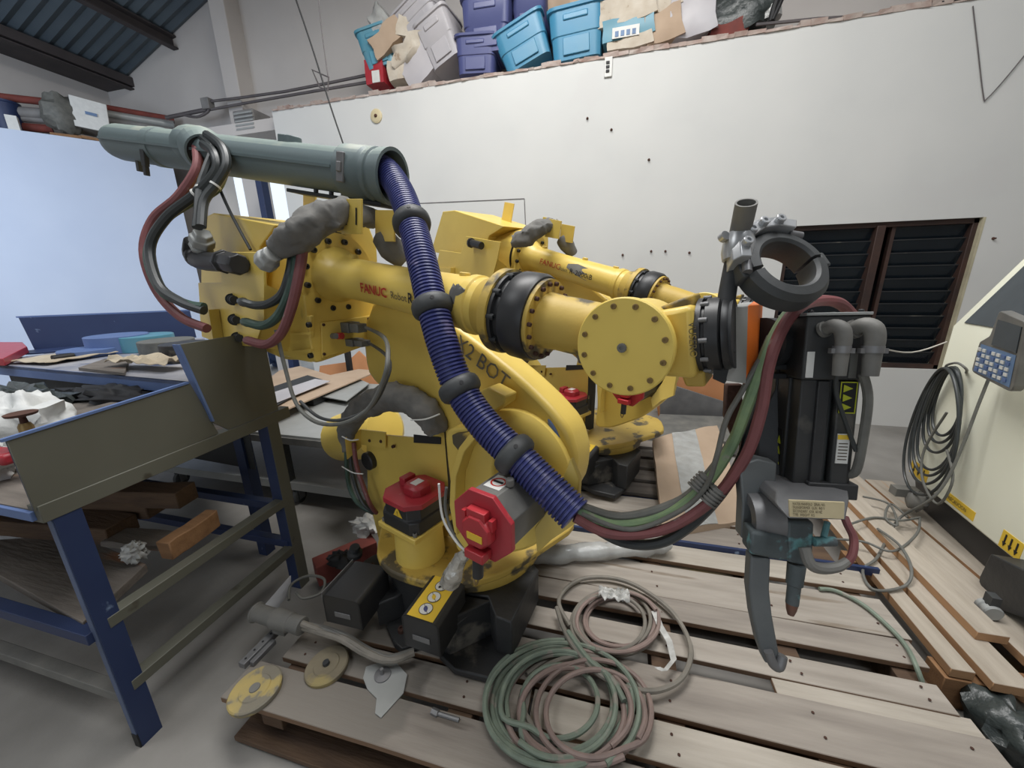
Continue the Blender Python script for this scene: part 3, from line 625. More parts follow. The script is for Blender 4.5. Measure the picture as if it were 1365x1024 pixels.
    m = MB(); m.prism(yk2, n * .05); m.build('yoke_rib', Y, rb, bevel=.003)
    m = MB(); m.prism([P(602, 580, .085), P(632, 576, .085), P(634, 583, .085), P(613, 604, .085), P(603, 592, .085)], -n * .03)
    m.build('pocket', 'yellow_dirty', rb, bevel=.004)
    m = MB(); m.prism([P(760, 612, .08), P(772, 640, .08), P(768, 698, .06), P(735, 720, .14), P(716, 738, .16), P(712, 705, .12), P(738, 668, .1)], -n * .02); m.build('skirt_plate', Y, rb, bevel=.003)
    # ---- lower arm
    la = [(500, 392), (545, 385), (590, 425), (640, 462), (690, 502), (728, 538), (757, 572), (768, 610), (764, 650), (740, 682), (700, 690), (655, 670), (620, 630), (590, 590), (560, 560), (525, 535), (488, 500), (482, 440)]
    m = MB(); m.prism(smoothpoly([P(x, y, -.10) for x, y in la], .3, 2), -n * .13); m.build('lower_arm', Y, rb, bevel=.022, seg=3)
    c = P(694, 618, -.10); m = MB(); m.lathe(c, c + n, [(-.02, .212), (.02, .208), (.04, .19), (.055, .15), (.06, .1), (.062, .02)], 48); m.build('shoulder_cover', 'yellow_light', rb)
    m = MB(); m.prism([P(645, 520, -.08), P(667, 510, -.08), P(690, 522, -.08), P(688, 533, -.08), P(665, 548, -.08), P(640, 530, -.08)], n * .07); m.build('stop_block', Y, rb, bevel=.006)
    xd = (P(676, 512, -.10) - P(604, 450, -.10)).normalized(); yd = n.cross(xd) * 1.0
    text('X2 BOT', .085, P(606, 462, -.096), xd, n.cross(xd), 'dusty_grey', rb, ext=.002, sx=.9)
    m = MB(); m.ball(P(740, 578, -.10), .05, .006, .022, ax=((P(752, 600, -.1) - P(735, 570, -.1)).normalized(), n, z)); m.build('paint_chip', 'blue_light', rb)
    # ---- rear balancer seen behind the arch
    m = MB(); m.lathe(P(453, 584, -.34), P(560, 562, -.34), [(0, .06), (.02, .12), (.06, .155), (.5, .165), (.55, .12), (.56, .04)], 28); m.build('balancer', 'yellow_light', rb)
    # ---- cable plate with brackets
    b0 = -.10
    m = MB(); m.prism([P(488, 578, b0), P(570, 585, b0), P(572, 562, b0), P(592, 558, b0), P(600, 655, b0), P(598, 715, b0), P(505, 720, b0), P(490, 660, b0)], -n * .012); m.build('cable_plate', Y, rb, bevel=.003)
    m = MB(); m.prism([P(482, 572, b0 + .01), P(515, 576, b0 + .01), P(515, 597, b0 + .01), P(482, 592, b0 + .01)], n * .006)
    m.prism([P(482, 572, b0 + .012), P(482, 596, b0 + .012), P(464, 612, b0 + .09), P(461, 583, b0 + .09)], n * .006); m.build('bracket', Y, rb)
    for x, y in ((494, 587), (509, 588), (525, 595)): bolt(P(x, y, b0 + .012), n, .008, .01, 'rust', rb)
    m = MB(); m.prism([P(552, 579, b0 + .002), P(588, 583, b0 + .002), P(588, 592, b0 + .002), P(552, 590, b0 + .002)], n * .003); m.build('black_tape', 'black', rb)
    m = MB(); m.lathe(P(497, 612, b0 - .01), P(497, 612, b0 - .01) + n, [(0, .047), (.035, .047), (.04, .04), (.04, .02)], 28); m.build('grommet', 'black', rb)
    m = MB(); m.prism([P(591, 565, -.09), P(597, 640, -.09), P(599, 715, -.09), P(612, 715, -.14), P(608, 640, -.14), P(602, 570, -.14)], -n * .05); m.build('shoulder_gap_cover', 'black_matte', rb)
    # arch of fabric sleeved cables
    arch = [P(466, 600, -.04), P(463, 575, -.04), P(476, 550, -.04), P(500, 535, -.04), P(525, 529, -.04), P(550, 536, -.05), P(572, 552, -.06), P(584, 574, -.08)]
    m = MB(); m.tube(arch, [.030, .044, .054, .058, .060, .060, .056, .046], 28, 8)
    for v in m.bm.verts: v.co += noise.noise_vector(v.co * 26) * .012 + noise.noise_vector(v.co * 70) * .006
    m.build('fabric_sleeve', 'fabric', rb, ang=65)
    for x, y in ((466, 592), (568, 556)):
        pass
    for i, (mt, dx, r) in enumerate((('hose_green', 0, .011), ('hose_black', 9, .010), ('hose_red', 19, .011))):
        m = MB(); m.tube([P(462 + dx * .5, 590, -.04), P(462 + dx * .7, 620, -.03), P(466 + dx, 650, -.03), P(478 + dx * .8, 672, -.03), P(498 + dx * .2, 684, -.06)], r, 8, 5); m.build('hose', mt, rb)
    m = MB()
    for x0, y0, x1, y1 in ((456, 582, 478, 586), (456, 622, 484, 632), (548, 560, 586, 552)):
        m.tube([P(x0, y0, .02), P((x0 + x1) / 2, (y0 + y1) / 2 + 3, .028), P(x1, y1, .02)], .003, 6, 4)
    m.build('cable_tie', 'label_white', rb)
    # ---- J1 motor (upright)
    mc = L(556, 665, .17); a1 = L(553, 655, .03).x; b1 = .03; K = 1.13
    def octo(cx, cy, zz, hw, ch):
        hw *= K; ch *= K
        return [Q(cx + p[0], cy + p[1], zz) for p in ((-hw, -hw + ch), (-hw + ch, -hw), (hw - ch, -hw), (hw, -hw + ch), (hw, hw - ch), (hw - ch, hw), (-hw + ch, hw), (-hw, hw - ch))]
    zt0, zt1 = L(562, 724, .135).z, L(556, 654, .03).z
    m = MB(); m.loft([octo(a1, b1, zt0, .094, .024), octo(a1, b1, zt0 + .055, .094, .024), octo(a1, b1, zt0 + .06, .090, .034), octo(a1, b1, zt1 - .02, .090, .034)]); mo = m.build('base_motor', 'black', rb, bevel=.003)
    m = MB(); m.loft([octo(a1, b1, zt1 - .022, .098, .044), octo(a1, b1, zt1, .098, .044)]); m.build('cap', 'red', mo, bevel=.002)
    m = MB(); m.loft([octo(a1 + .02, b1, zt1, .042, .018), octo(a1 + .02, b1, zt1 + .03, .042, .018), octo(a1 + .02, b1, zt1 + .04, .034, .016)]); m.build('encoder', 'red', mo, bevel=.002)
    m = MB(); m.box(Q(a1 - .065, b1 - .02, zt1 + .018), (.035, .06, .036), ax=ax); m.build('plug_block', 'red', mo, bevel=.003)
    m = MB(); m.box(Q(a1 + .02, b1 - .0, zt1 + .041), (.035, .045, .002), ax=ax); m.build('sticker', 'label_white', mo)
    # sticker on camera-facing chamfer
    tri = Q(a1 + .012, b1 + .1022, (zt0 + zt1) / 2 + .0)
    m = MB(); m.prism([tri + u * -.026, tri + u * .026, tri + z * .042], n * .0015); m.build('warning_sign', 'label_yellow', mo)
    text('!', .03, tri + z * .005 + n * .002 - u * .004, u, z, 'ink', mo, ext=.001)
    m = MB(); m.box(Q(a1, b1, zt0 - .012), (.226, .226, .024), ax=ax); m.lathe(Q(a1, b1, zt), Q(a1, b1, 2), [(0, .105), (zt0 - zt - .02, .098)], 28); m.build('motor_seat', Y, rb, bevel=.004)
    for sx in (-1, 1):
        for sy in (-1, 1): bolt(Q(a1 + sx * .094, b1 + sy * .094, zt0 + .003), z, .009, .012, 'dusty_grey', rb)
    el = Q(a1 - .125, b1 + .01, zt1 - .05)
    m = MB(); m.tube([Q(a1 - .08, b1, zt1 - .045), el, el + V((0, 0, -.04)), el + u * .01 + V((0, 0, -.11)), el + u * .06 + V((0, 0, -.13))], [.018, .02, .016, .010, .009], 10, 5); m.build('motor_cable', 'black_matte', rb)
    # ---- J2 motor
    f, bk = P(646, 694, .27), P(706, 622, .02)
    dr = n; f = P(646, 698, .27); bk = f - n * .24
    m = MB(); r8 = .100
    m.lathe(bk, f, [(0, r8), (.035, r8), (.036, r8 * .95), (.24, r8 * .95)], 8, ph=PI / 8)
    mo = m.build('shoulder_motor', 'dusty_grey' if near else 'black', rb, bevel=.003)
    m = MB(); m.lathe(f - n * .004, f + n, [(0, r8 * 1.03), (.016, r8 * 1.03)], 8, ph=PI / 8); m.build('cap', 'red', mo, bevel=.002)
    fc = f + n * .012 - z * .004 + u * .0
    m = MB(); m.lathe(fc, fc + n, [(0, .05), (.02, .05), (.03, .044)], 8, ph=PI / 8)
    m.box(fc + z * .045 + n * .012, (.06, .024, .03), ax=ax); m.build('encoder', 'red_bright', mo, bevel=.002)
    for s in (-1, 1):
        m = MB(); m.box(fc + u * s * .045 + z * .03 + n * .01, (.012, .018, .03), ax=ax); m.build('lug', 'red_bright', mo)
    m = MB(); m.box(fc - z * .012 + n * .031, (.05, .002, .02), ax=ax); m.build('type_label', 'label_yellow', mo)
    m = MB(); m.box(fc - z * .065 + n * .02, (.062, .04, .026), ax=ax); m.build('plug_block', 'red_bright', mo, bevel=.003)
    m = MB(); m.cyl(fc - z * .07 + n * .02, fc - z * .135 + n * .025, .015, seg=12); m.build('plug', 'black', mo)
    m = MB(); m.tube([fc - z * .13 + n * .03 + u * .01, fc - z * .155 + n * .035, fc - z * .14 + n * .03 - u * .012], .003, 6, 4); m.build('lock_wire', 'brass', mo)
    tpn = z * math.cos(0) * 1.0
    if near:
        tp0 = f - n * .065 + z * (r8 * .95 * math.cos(PI / 8) + .001)
        m = MB(); m.box(tp0, (.052, .066, .002), ax=ax); m.build('sticker', 'label_white', mo)
        m = MB(); m.lathe(tp0, tp0 + z, [(.001, .022), (.002, .022)], 24, caps=False); m.lathe(tp0 + z * .001, tp0 + z, [(0, .017), (.0008, .022)], 24, caps=False); m.build('sticker_ring', 'ink_red', mo)
        m = MB(); m.box(tp0 + z * .002, (.03, .008, .001), ax=ax); m.build('sticker_mark', 'ink', mo)
        m = MB(); m.cyl(f - n * .07 + z * .088 + u * .035, f - n * .07 + z * .11 + u * .035, .012, seg=12); m.box(f - n * .2 + z * .09 - u * .03, (.04, .04, .03), ax=ax); m.build('boss', 'dusty_grey', mo, bevel=.003)
        m = MB(); m.tube([P(622, 735, .27), P(612, 748, .27), P(605, 765, .28), P(600, 775, .28)], [.012, .02, .028, .03], 12, 6)
        for v in m.bm.verts: v.co += noise.noise_vector(v.co * 60) * .006
        m.build('foil_wrap', 'foil', rb)
        m = MB(); m.tube([P(595, 650, .22), P(594, 680, .22), P(604, 712, .23), P(622, 738, .26)], .005, 8, 5); m.build('grey_cable', 'hose_grey', rb)
        m = MB(); m.tube([P(585, 645, .28), P(590, 690, .28), P(608, 722, .28), P(625, 738, .28)], .0035, 8, 5); m.build('cable', 'label_white', rb)
    # ---- sheet metal covers over base cables
    def cover(p, q_, hz, wd, mt, nm, lab=None):
        """folded cover: p, q_ = centre ends of top, hz height, wd width"""
        p, q_ = V(p), V(q_); d = (q_ - p); Lh = d.length; d.normalize(); s = z.cross(d).normalized()
        prof = []
        for t in range(5): prof.append((wd / 2 - .02 + .02 * math.cos(t * PI / 8), -.02 + .02 * math.sin(t * PI / 8)))
        prof = [(wd / 2, -hz)] + prof + [(-x, y) for x, y in prof[::-1]] + [(-wd / 2, -hz)]
        inner = [(x * (1 - .006 / (wd / 2)), y - .003) for x, y in prof[::-1]]
        ring = prof + inner
        m = MB(); m.loft([[p + s * x + z * y for x, y in ring], [q_ + s * x + z * y for x, y in ring]]); o = m.build(nm, mt, rb)
        m = MB(); fr = [q_ + s * x * .98 + z * (y - .001) for x, y in prof]; m.prism(fr, -d * .004); m.build('end_plate', mt, rb)
        m = MB(); sl = q_ - z * (hz * .62); m.box(sl + d * .0015, (.003, .07, .022), ax=(d, s, z)); m.build('slot', 'steel_dull', rb, bevel=.001)
        return o, p, q_, d, s
    cA = (P(596, 778, .33), P(570, 812, .46))
    cz = base0 + .235
    o, p, q_, d, s = cover((LZ(577, 766, .47) + LZ(616, 778, .47)) / 2, (LZ(529, 818, .47) + LZ(590, 834, .47)) / 2, .14, .150, 'black', 'cable_cover')
    m = MB(); pc = (p + q_) / 2 + z * .0015; hl, hw = .095, .052
    m.prism([pc + d * hl + s * hw, pc + d * hl - s * hw, pc - d * hl - s * hw, pc - d * hl + s * hw], z * .001); lab = m.build('warning_label', 'label_yellow', rb)
    for k in (-1, 0, 1):
        cc = pc + d * (.055 * k) + z * .002 - s * .0; m = MB(); m.lathe(cc, cc + z, [(0, .024), (.0008, .024)], 28); m.build('pictogram', 'label_white', lab)
        m = MB(); m.tube([cc + (d * math.cos(t) + s * math.sin(t)) * .024 + z * .001 for t in [i * PI / 14 for i in range(28)]], .0012, 5, 1, closed=True)
        m.tube([cc + (d + s) * .016 + z * .001, cc - (d + s) * .016 + z * .001], .001, 5, 1); m.build('prohibition_ring', 'ink_brown', lab)
        m = MB(); m.ball(cc + z * .001, .013, .007, .0012, ax=((d + s * .6 * (k or 1)).normalized(), z.cross((d + s * .6 * (k or 1)).normalized()), z), nz=.5, nf=6); m.build('figure', ('ink', 'label_yellow', 'bin_blue')[(k + 1)], lab)
    o, p, q_, d, s = cover((LZ(470, 745, .44) + LZ(517, 758, .44)) / 2, (LZ(427, 790, .44) + LZ(480, 806, .44)) / 2, .13, .165, 'black', 'cable_cover')
    m = MB(); m.box((p + q_) / 2 - s * .084 + z * -.01, ((q_ - p).length, .003, .03), ax=(d, s, z)); m.build('flange_strip', 'steel_dull', rb)
    m = MB(); m.lathe(P(473, 740, .1), P(473, 720, .1), [(0, .035), (.02, .035), (.03, .02), (.04, .026), (.055, .022)], 16); m.build('lever_knob', 'black_matte', rb)
    # ---- J3 housing
    hb = .13
    def PA(px, py, off=0.0):
        d = ray(px, py); q = CAM - J1; t = (-.395 + off - q.dot(U_)) / d.dot(U_); w_ = q + d * t; return T((-.395 + off, w_.dot(N_), CAM.z + d.z * t))
    fo = [(398, 330), (420, 306), (490, 296), (503, 330), (506, 455), (497, 458), (430, 482), (420, 484), (410, 440)]
    m = MB(); m.prism(smoothpoly([PA(x, y) for x, y in fo], .15, 2), -u * .30)
    m.prism(smoothpoly([P(x, y, hb - .02) for x, y in ((405, 400), (412, 480), (380, 480), (345, 465), (325, 440), (335, 380))], .2, 2), -n * .2); m.build('elbow_housing', Y, rb, bevel=.02, seg=3)
    m = MB(); m.prism([PA(426, 430), PA(496, 420), PA(496, 450), PA(472, 464), PA(428, 477)], u * .012); m.build('connector_plate', Y, rb, bevel=.003)
    m = MB(); m.prism([P(385, 425, hb), P(420, 420, hb), P(420, 482, hb), P(395, 478, hb), P(372, 462, hb)], n * .02); m.build('side_cover', Y, rb, bevel=.006)
    for y in (444, 467):
        m = MB(); m.prism([P(390, y, hb + .021), P(418, y - 2, hb + .021), P(418, y + 2, hb + .021), P(390, y + 2, hb + .021)], n * .012); m.build('rib', Y, rb)
    for x, y in ((413, 433), (415, 474)): bolt(P(x, y, hb + .022), n, .011, .012, 'black', rb)
    for x, y in ((431, 433), (432, 472), (491, 425)): bolt(PA(x, y, .012), u, .006, .006, 'rust', rb)
    # wrist axis
    A_, B_ = L(450, 367, 0), L(833, 462, 0); A_.y = B_.y = 0; B_.z = L(833, 462, .1).z; B_.x = .875
    A, B = T(A_), T(B_); ad = (B - A).normalized(); an = (z - ad * z.dot(ad)).normalized(); LN = (B - A).length
    def S(px): return (L(px, 367 + (px - 450) * .25, 0) - A_).dot((B_ - A_).normalized())
    m = MB(); m.lathe(A, B, [(-.03, .15), (-.02, .165), (0, .165), (0, .112), (.015, .108), (.045, .088), (.09, .080), (.30, .077), (.50, .080), (.74, .085), (.745, .092), (.77, .092), (.775, .087), (.80, .088)], 56); m.build('forearm', 'yellow' if near else Y, rb)
    m = MB(); m.lathe(A - ad * .034, A, [(0, .171), (.006, .171)], 48); m.build('flange_seal', 'black', rb)
    for k in range(12):
        t = 2 * PI * (k + .5) / 12; d_ = n * math.cos(t) + an * math.sin(t); bolt(A + d_ * .136 + ad * .002, ad, .0115, .014, 'black', rb)
    for s_ in (.12, .47, .70):
        c_ = A + ad * s_ + an * .078; m = MB(); m.cyl(c_ - an * .01, c_ + an * .014, .02, .017, seg=16); m.build('boss', Y, rb)
    s0 = .80
    m = MB(); m.lathe(A + ad * s0, B, [(0, .088), (.045, .103), (.055, .118), (.058, .123), (.085, .123), (.086, .118)], 56); m.build('forearm_flange', 'yellow_dirty', rb)
    m = MB(); m.lathe(A + ad * (s0 + .086), B, [(0, .116), (.012, .116), (.014, .105), (.035, .105), (.037, .119), (.045, .123), (.100, .123), (.112, .117), (.118, .09)], 56); m.build('seal_ring', 'black', rb)
    for k in range(10):
        t = 2 * PI * k / 10; bolt(A + ad * (s0 + .088) + (n * math.cos(t) + an * math.sin(t)) * .110, ad, .009, .02, 'black_matte', rb)
    m = MB(); m.lathe(A + ad * (s0 + .20), B, [(0, .112), (.012, .112), (.013, .078), (.05, .074), (.10, .074), (.2, .07)], 48)
    m.build('wrist_neck', 'yellow_dirty', rb)
    for k in range(18):
        t = 2 * PI * k / 18; bolt(A + ad * (s0 + .212) + (n * math.cos(t) + an * math.sin(t)) * .100, ad, .006, .01, 'rust', rb)
    # wrist body: block round the gear housing, its covers
    G = T(V((.873, .02, 1.446)))
    m = MB(); m.lathe(G - n * .09, G + n, [(0, .09), (.02, .098), (.165, .098), (.17, .094)], 48); m.build('wrist_body', Y, rb)
    gd = (T(L(945, 455, 0)) - T(L(833, 462, 0))); gd = (gd - n * gd.dot(n)).normalized(); gn = n.cross(gd).normalized()
    if gn.z < 0: gn = -gn
    G0 = T(V((.873, 0, 1.446)))
    m = MB(); hw = .078
    m.loft([[G0 + gd * t + gn * q1 * sc + n * q2 * sc2 for q1, q2 in ((-hw, -hw), (-hw, hw), (hw * .9, hw), (hw * .9, -hw))] for t, sc, sc2 in ((.0, .9, .9), (.10, 1.0, 1.0), (.138, 1.04, 1.04))]); m.build('wrist_head', Y, rb, bevel=.012)
    m = MB(); m.prism([G0 + gd * .06 + gn * .075 - n * .03, G0 + gd * .135 + gn * .095 - n * .03, G0 + gd * .135 + gn * .06 - n * .03, G0 + gd * .05 + gn * .05 - n * .03], n * .06); m.build('wrist_lug', 'yellow_dirty', rb, bevel=.006)
    m = MB(); m.prism([G0 + gd * .11 - gn * .105 - n * .05, G0 + gd * .15 - gn * .105 - n * .05, G0 + gd * .15 - gn * .07 - n * .05, G0 + gd * .10 - gn * .07 - n * .05], n * .1); m.build('wrist_lug', 'yellow_dirty', rb, bevel=.006)
    W0 = G0 + gd * .138
    m = MB(); m.lathe(W0, W0 + gd, [(0, .082), (.010, .082), (.011, .076), (.016, .076), (.018, .081), (.042, .080), (.046, .072), (.048, .078), (.056, .076), (.062, .07)], 48); m.build('wrist_flange', 'black', rb)
    for k in range(12):
        t = 2 * PI * k / 12; bolt(W0 + gd * .012 + (n * math.cos(t) + gn * math.sin(t)) * .081, gd, .005, .012, 'steel_dull', rb)
    dc = T(V((.873, .105, 1.446)))
    m = MB(); m.lathe(dc - n * .012, dc + n, [(0, .108), (.020, .109), (.023, .106)], 72); cv = m.build('wrist_cover', 'yellow_light', rb)
    for k in range(12):
        t = 2 * PI * (k + .5) / 12; pb = dc + n * .011 + (u * math.cos(t) + z * math.sin(t)) * .092
        bolt(pb, n, .0065, .004, 'brass', cv)
    bolt(dc + n * .011, n, .0105, .006, 'dusty_grey', cv, 'plug')
    text('VUSERO', .020, W0 - gd * .008 + n * .0835 + gn * .04, -gn, gd, 'yellow_dirty', rb, ext=.001)
    # lettering on the forearm
    def onarm(sx_, dv): return A + ad * sx_ + n * .078 * math.cos(dv / .078) + an * .078 * math.sin(dv / .078)
    w_ = (A, ad, .083)
    if near:
        text('FANUC', .046, A + ad * .272 + n * .08 - an * .024, ad, an, 'ink_red', rb, wrap=w_, sx=.98, off=.001)
        text('Robot', .036, A + ad * .442 + n * .08 - an * .022, ad, an, 'ink_brown', rb, wrap=w_, sx=.9)
        text('R-2000iB', .048, A + ad * .532 + n * .08 - an * .022, ad, an, 'ink', rb, wrap=(A, ad, .0865), sx=.92, off=.001)
        text('210F', .030, A + ad * .625 + n * .07 - an * .046, ad, an, 'ink', rb, wrap=(A, ad, .0875), sx=1.1, off=.0006)
        m = MB(); m.ball(A + ad * .745 + n * .079 + an * .03, .03, .008, .035, ax=(ad, n, an), nz=.5, nf=6); m.build('scuff', 'dusty_grey', rb)
    else:
        text('FANUC', .050, A + ad * .17 + n * .08 - an * .012, ad, an, 'ink_red', rb, wrap=w_, sx=1.1)
        text('Robot', .034, A + ad * .345 + n * .08 - an * .012, ad, an, 'ink_brown', rb, wrap=w_, sx=.8)
        text('R-2000iB', .044, A + ad * .43 + n * .08 - an * .012, ad, an, 'ink', rb, wrap=w_, sx=1.1)
        m = MB(); m.loft([[A + ad * s_ + n * .0815 * math.cos(t) + an * .0815 * math.sin(t) for t in (w0, w0 + .25 * k, w0 + .5 * k)] for s_, w0, k in ((.40, .2, .6), (.47, -.1, 1.6), (.55, -.3, 1.8), (.62, -.3, 1.2), (.66, -.1, .6))], caps=False, closed=False); m.build('scuff', 'dusty_grey', rb)
    # ---- counter box behind the elbow
    m = MB(); m.prism([P(268, 292, .18), P(284, 284, .18), P(367, 300, .18), P(346, 330, .18), P(346, 385, .18), P(268, 385, .18)], -n * .40); m.build('rear_box', Y, rb, bevel=.004)
    # ---- bracket plate with fittings
    bp = .26
    pl = [(295, 336), (350, 336), (352, 380), (352, 425), (340, 462), (297, 460), (269, 449), (264, 377), (295, 377)]
    m = MB(); m.prism([P(x, y, bp) for x, y in pl], -n * .010); m.build('bracket_plate', Y, rb, bevel=.002)
    m = MB(); m.prism([P(290, 412, bp + .002), P(292, 412, bp + .002), P(299, 459, bp + .002), P(297, 459, bp + .002)], n * .04)
    m.prism([P(268, 416, bp + .001), P(290, 414, bp + .001), P(296, 458, bp + .001), P(271, 448, bp + .001)], n * .006); m.build('bracket', Y, rb)
    m = MB(); m.prism([P(352, 380, bp), P(352, 425, bp), P(340, 462, bp), P(395, 470, .12), P(400, 400, .12)], -n * .008); m.build('gusset', Y, rb)
    for x, y in ((288, 424), (292, 447)): bolt(P(x, y, bp + .008), n, .011, .008, 'steel', rb)
    if near:
        for i, (x, y, mt, pts) in enumerate(((309, 399, 'hose_black', [(325, 403), (340, 407), (358, 405), (376, 392), (386, 364), (390, 340), (394, 320)]), (312, 426, 'hose_green', [(330, 430), (350, 434), (368, 424), (382, 400), (392, 368), (396, 342), (400, 320)]), (316, 450, 'hose_red', [(334, 455), (356, 459), (375, 444), (388, 412), (397, 375), (402, 346), (405, 318)]))):
            c_ = P(x, y, bp + .002); e_ = P(pts[0][0], pts[0][1], bp + .05)
            m = MB(); m.lathe(c_, e_, [(0, .024), (.014, .025), (.015, .019), (.03, .019), (.032, .016), (.06, .016)], 16); m.build('hose_fitting', 'black_matte', rb)
            m = MB(); m.tube([e_ - (e_ - c_) * .2] + [P(q[0], q[1], bp + .055 - .018 * k) for k, q in enumerate(pts)], .0155 + .001 * i, 10, 5); m.build('hose', mt, rb)
            m = MB(); m.lathe(e_ - (e_ - c_).normalized() * .012, e_, [(0, .018), (.008, .018)], 14); m.build('hose_clamp', 'brass', rb)
        # left and right heavy connectors
        m = MB(); m.tube([P(258, 322, bp + .03), P(258, 338, bp + .03), P(268, 347, bp + .03), P(295, 350, bp + .03)], [.034, .040, .040, .036], 16, 4); m.ball(P(262, 343, bp + .03), .044); m.build('elbow_connector', 'black', rb, bevel=.002)
        c_ = P(299, 349, bp + .03); e_ = P(372, 362, bp + .05)
        m = MB(); m.lathe(c_, e_, [(-.01, .046), (.010, .046), (.012, .036), (.05, .036), (.052, .041), (.14, .041), (.155, .036)], 8); m.build('plug_connector', 'black', rb, bevel=.003)
        c1 = P(272, 300, bp + .03); c0 = P(268, 332, bp + .03); dd = (c1 - c0).normalized()
        m = MB(); m.lathe(c0, c1, [(0, .044), (.014, .044), (.018, .034), (.026, .046), (.06, .046), (.062, .036), (.085, .034)], 6); m.build('cable_gland', 'alu', rb, bevel=.004)
        c0, c1 = P(352, 352, bp + .04), P(372, 328, bp + .03)
        m = MB(); m.lathe(c0, c1, [(0, .030), (.010, .038), (.04, .038), (.044, .030), (.07, .030)], 8); m.build('cable_gland', 'alu', rb, bevel=.004)
    else:
        c_ = P(299, 349, bp + .03); e_ = P(372, 362, bp + .05)
        m = MB(); m.lathe(c_, e_, [(-.01, .034), (.006, .034), (.008, .026), (.12, .026)], 10); m.build('plug_connector', 'black', rb)
    # fabric sleeve over the elbow
    m = MB(); m.tube([P(372, 330, bp), P(392, 318, .24), P(414, 302, .20), P(440, 288, .14), P(462, 284, .08), P(500, 292, -.1)], [.040, .052, .055, .050, .042, .036], 28, 8)
    for v in m.bm.verts: v.co += noise.noise_vector(v.co * 22) * .016 + noise.noise_vector(v.co * 55) * .007
    m.build('fabric_sleeve', 'fabric', rb, ang=65)
    m = MB(); m.tube([P(510, 315, -.05), P(520, 330, -.06), P(540, 350, -.1)], [.045, .05, .03], 14, 4)
    for v in m.bm.verts: v.co += noise.noise_vector(v.co * 22) * .008
    m.build('fabric_sleeve', 'fabric', rb, ang=65)
    # elbow motor below
    m = MB(); m.lathe(P(338, 466, .16), P(338, 500, .16), [(0, .05), (.03, .05), (.035, .042), (.07, .04)], 8); mo = m.build('elbow_motor', 'black', rb, bevel=.003)
    m = MB(); m.lathe(P(336, 458, .18), P(337, 478, .18), [(0, .05), (.02, .045)], 8); m.build('cap', 'red', mo)
    # brackets carrying the duct
    for x0, x1, y0, y1, b_ in ((404, 420, 258, 312, -.10), (447, 456, 264, 300, .09), (455, 481, 265, 312, .10), (500, 525, 280, 322, -.02)):
        m = MB(); m.prism([P(x0, y0, b_), P(x1, y0, b_), P(x1, y1, b_), P(x0, y1, b_)], -n * .008); m.build('duct_bracket', Y, rb, bevel=.001)
    if near:
        for x in (461, 474):
            m = MB(); m.prism([P(x, 277, .102), P(x + 1.5, 277, .102), P(x + 1.5, 300, .102), P(x, 300, .102)], n * .001); m.build('slot', 'ink', rb)
    # connectors on the housing
    for x, y, w1, h1 in ((472, 436, .07, .036), (478, 456, .06, .026)):
        c_ = PA(x - 6, y, .03); m = MB(); m.box(c_, (w1, .06, h1 * 1.2), ax=ax); m.box(c_ + u * .06, (w1 * .9, .045, h1), ax=ax); m.build('connector', 'hose_grey', rb, bevel=.003)
    m = MB(); m.cyl(PA(442, 448, .0), PA(448, 448, .05), .012, seg=12); m.build('breather', 'dusty_grey', rb)
    m = MB(); m.cyl(PA(450, 448, .03), PA(456, 448, .055), .014, seg=12); m.build('red_cap', 'red_bright', rb)
    if near:
        m = MB(); m.tube([PA(486, 436, .10), P(512, 450, .1), P(517, 480, .22), P(508, 515, .24), P(488, 548, .26), P(455, 565, .27), P(420, 562, .28), P(395, 538, .28), P(380, 490, .27), P(368, 440, .26)], .0075, 8, 6); m.build('signal_cable', 'hose_grey', rb)
        m = MB(); m.tube([PA(490, 456, .10), P(518, 478, .15), P(513, 512, .22), P(492, 545, .24), P(455, 560, .26), P(425, 556, .26), P(400, 535, .27)], .006, 8, 6); m.build('signal_cable', 'rubber', rb)
    return rb, P, T, (u, n, z), dict(A=A, ad=ad, W0=W0, gd=gd, gn=gn)
near, P, T, (u, n, zz), G = robot(J1, math.atan2(-.351, .937), 0.0, 'large yellow industrial robot in front with the blue corrugated hose over its arm', True)
far, PF, TF, AF, GF = robot((-.27, 2.62, 0), math.radians(-31), .03, 'second yellow industrial robot standing farther back against the white wall', False)
# far robot stands on its own stack of timber with blue beams
fp = thing('robot_pallet', 'dark pallet with blue steel beams under the far yellow robot', 'pallet', (-.1, 2.75, 0))
for k in range(5):
    plank(-1.0, .62, 2.43 + k * .19, 2.43 + k * .19 + .14, DK - .0, .03, 'wood_grey', fp)
for k in range(4):
    m = MB(); m.box((-.2, 2.45 + k * .22, .1), (1.7, .06, .09)); m.build('beam', 'blue_paint', fp, bevel=.004)

# ================================================================== CABLE DUCT over the near robot
def proj_(p):
    v = ROT.transposed() @ (p - CAM); return V((CX - F * v.x / v.z, CY + F * v.y / v.z))
e0, e1 = D(146, 188, 1.93), D(520, 236, 1.42); dd = (e1 - e0).normalized(); LN = (e1 - e0).length
up = (V((0, 0, 1)) - dd * dd.z).normalized(); sd = dd.cross(up)
if sd.dot(CAM - e0) < 0: sd = -sd
duct = thing('cable_duct', 'long grey-green plastic cable duct with rounded end mounted on top of the near robot', 'duct', e0)
r = .080
def ring(t, rx, rz, half=None, k=28):
    return [e0 + dd * t + sd * rx * math.cos(2 * PI * i / k) + up * rz * math.sin(2 * PI * i / k) for i in range(k)]
def halfr(t, r_, s0, s1, k=14): return [e0 + dd * t + (sd * math.cos(s0 + (s1 - s0) * i / k) + up * math.sin(s0 + (s1 - s0) * i / k)) * r_ for i in range(k + 1)]
prof = [(0, .01), (.01, .035), (.03, .055), (.065, .073), (.11, r), (LN * .5, r), (LN - .2, r), (LN - .19, r * 1.06)]
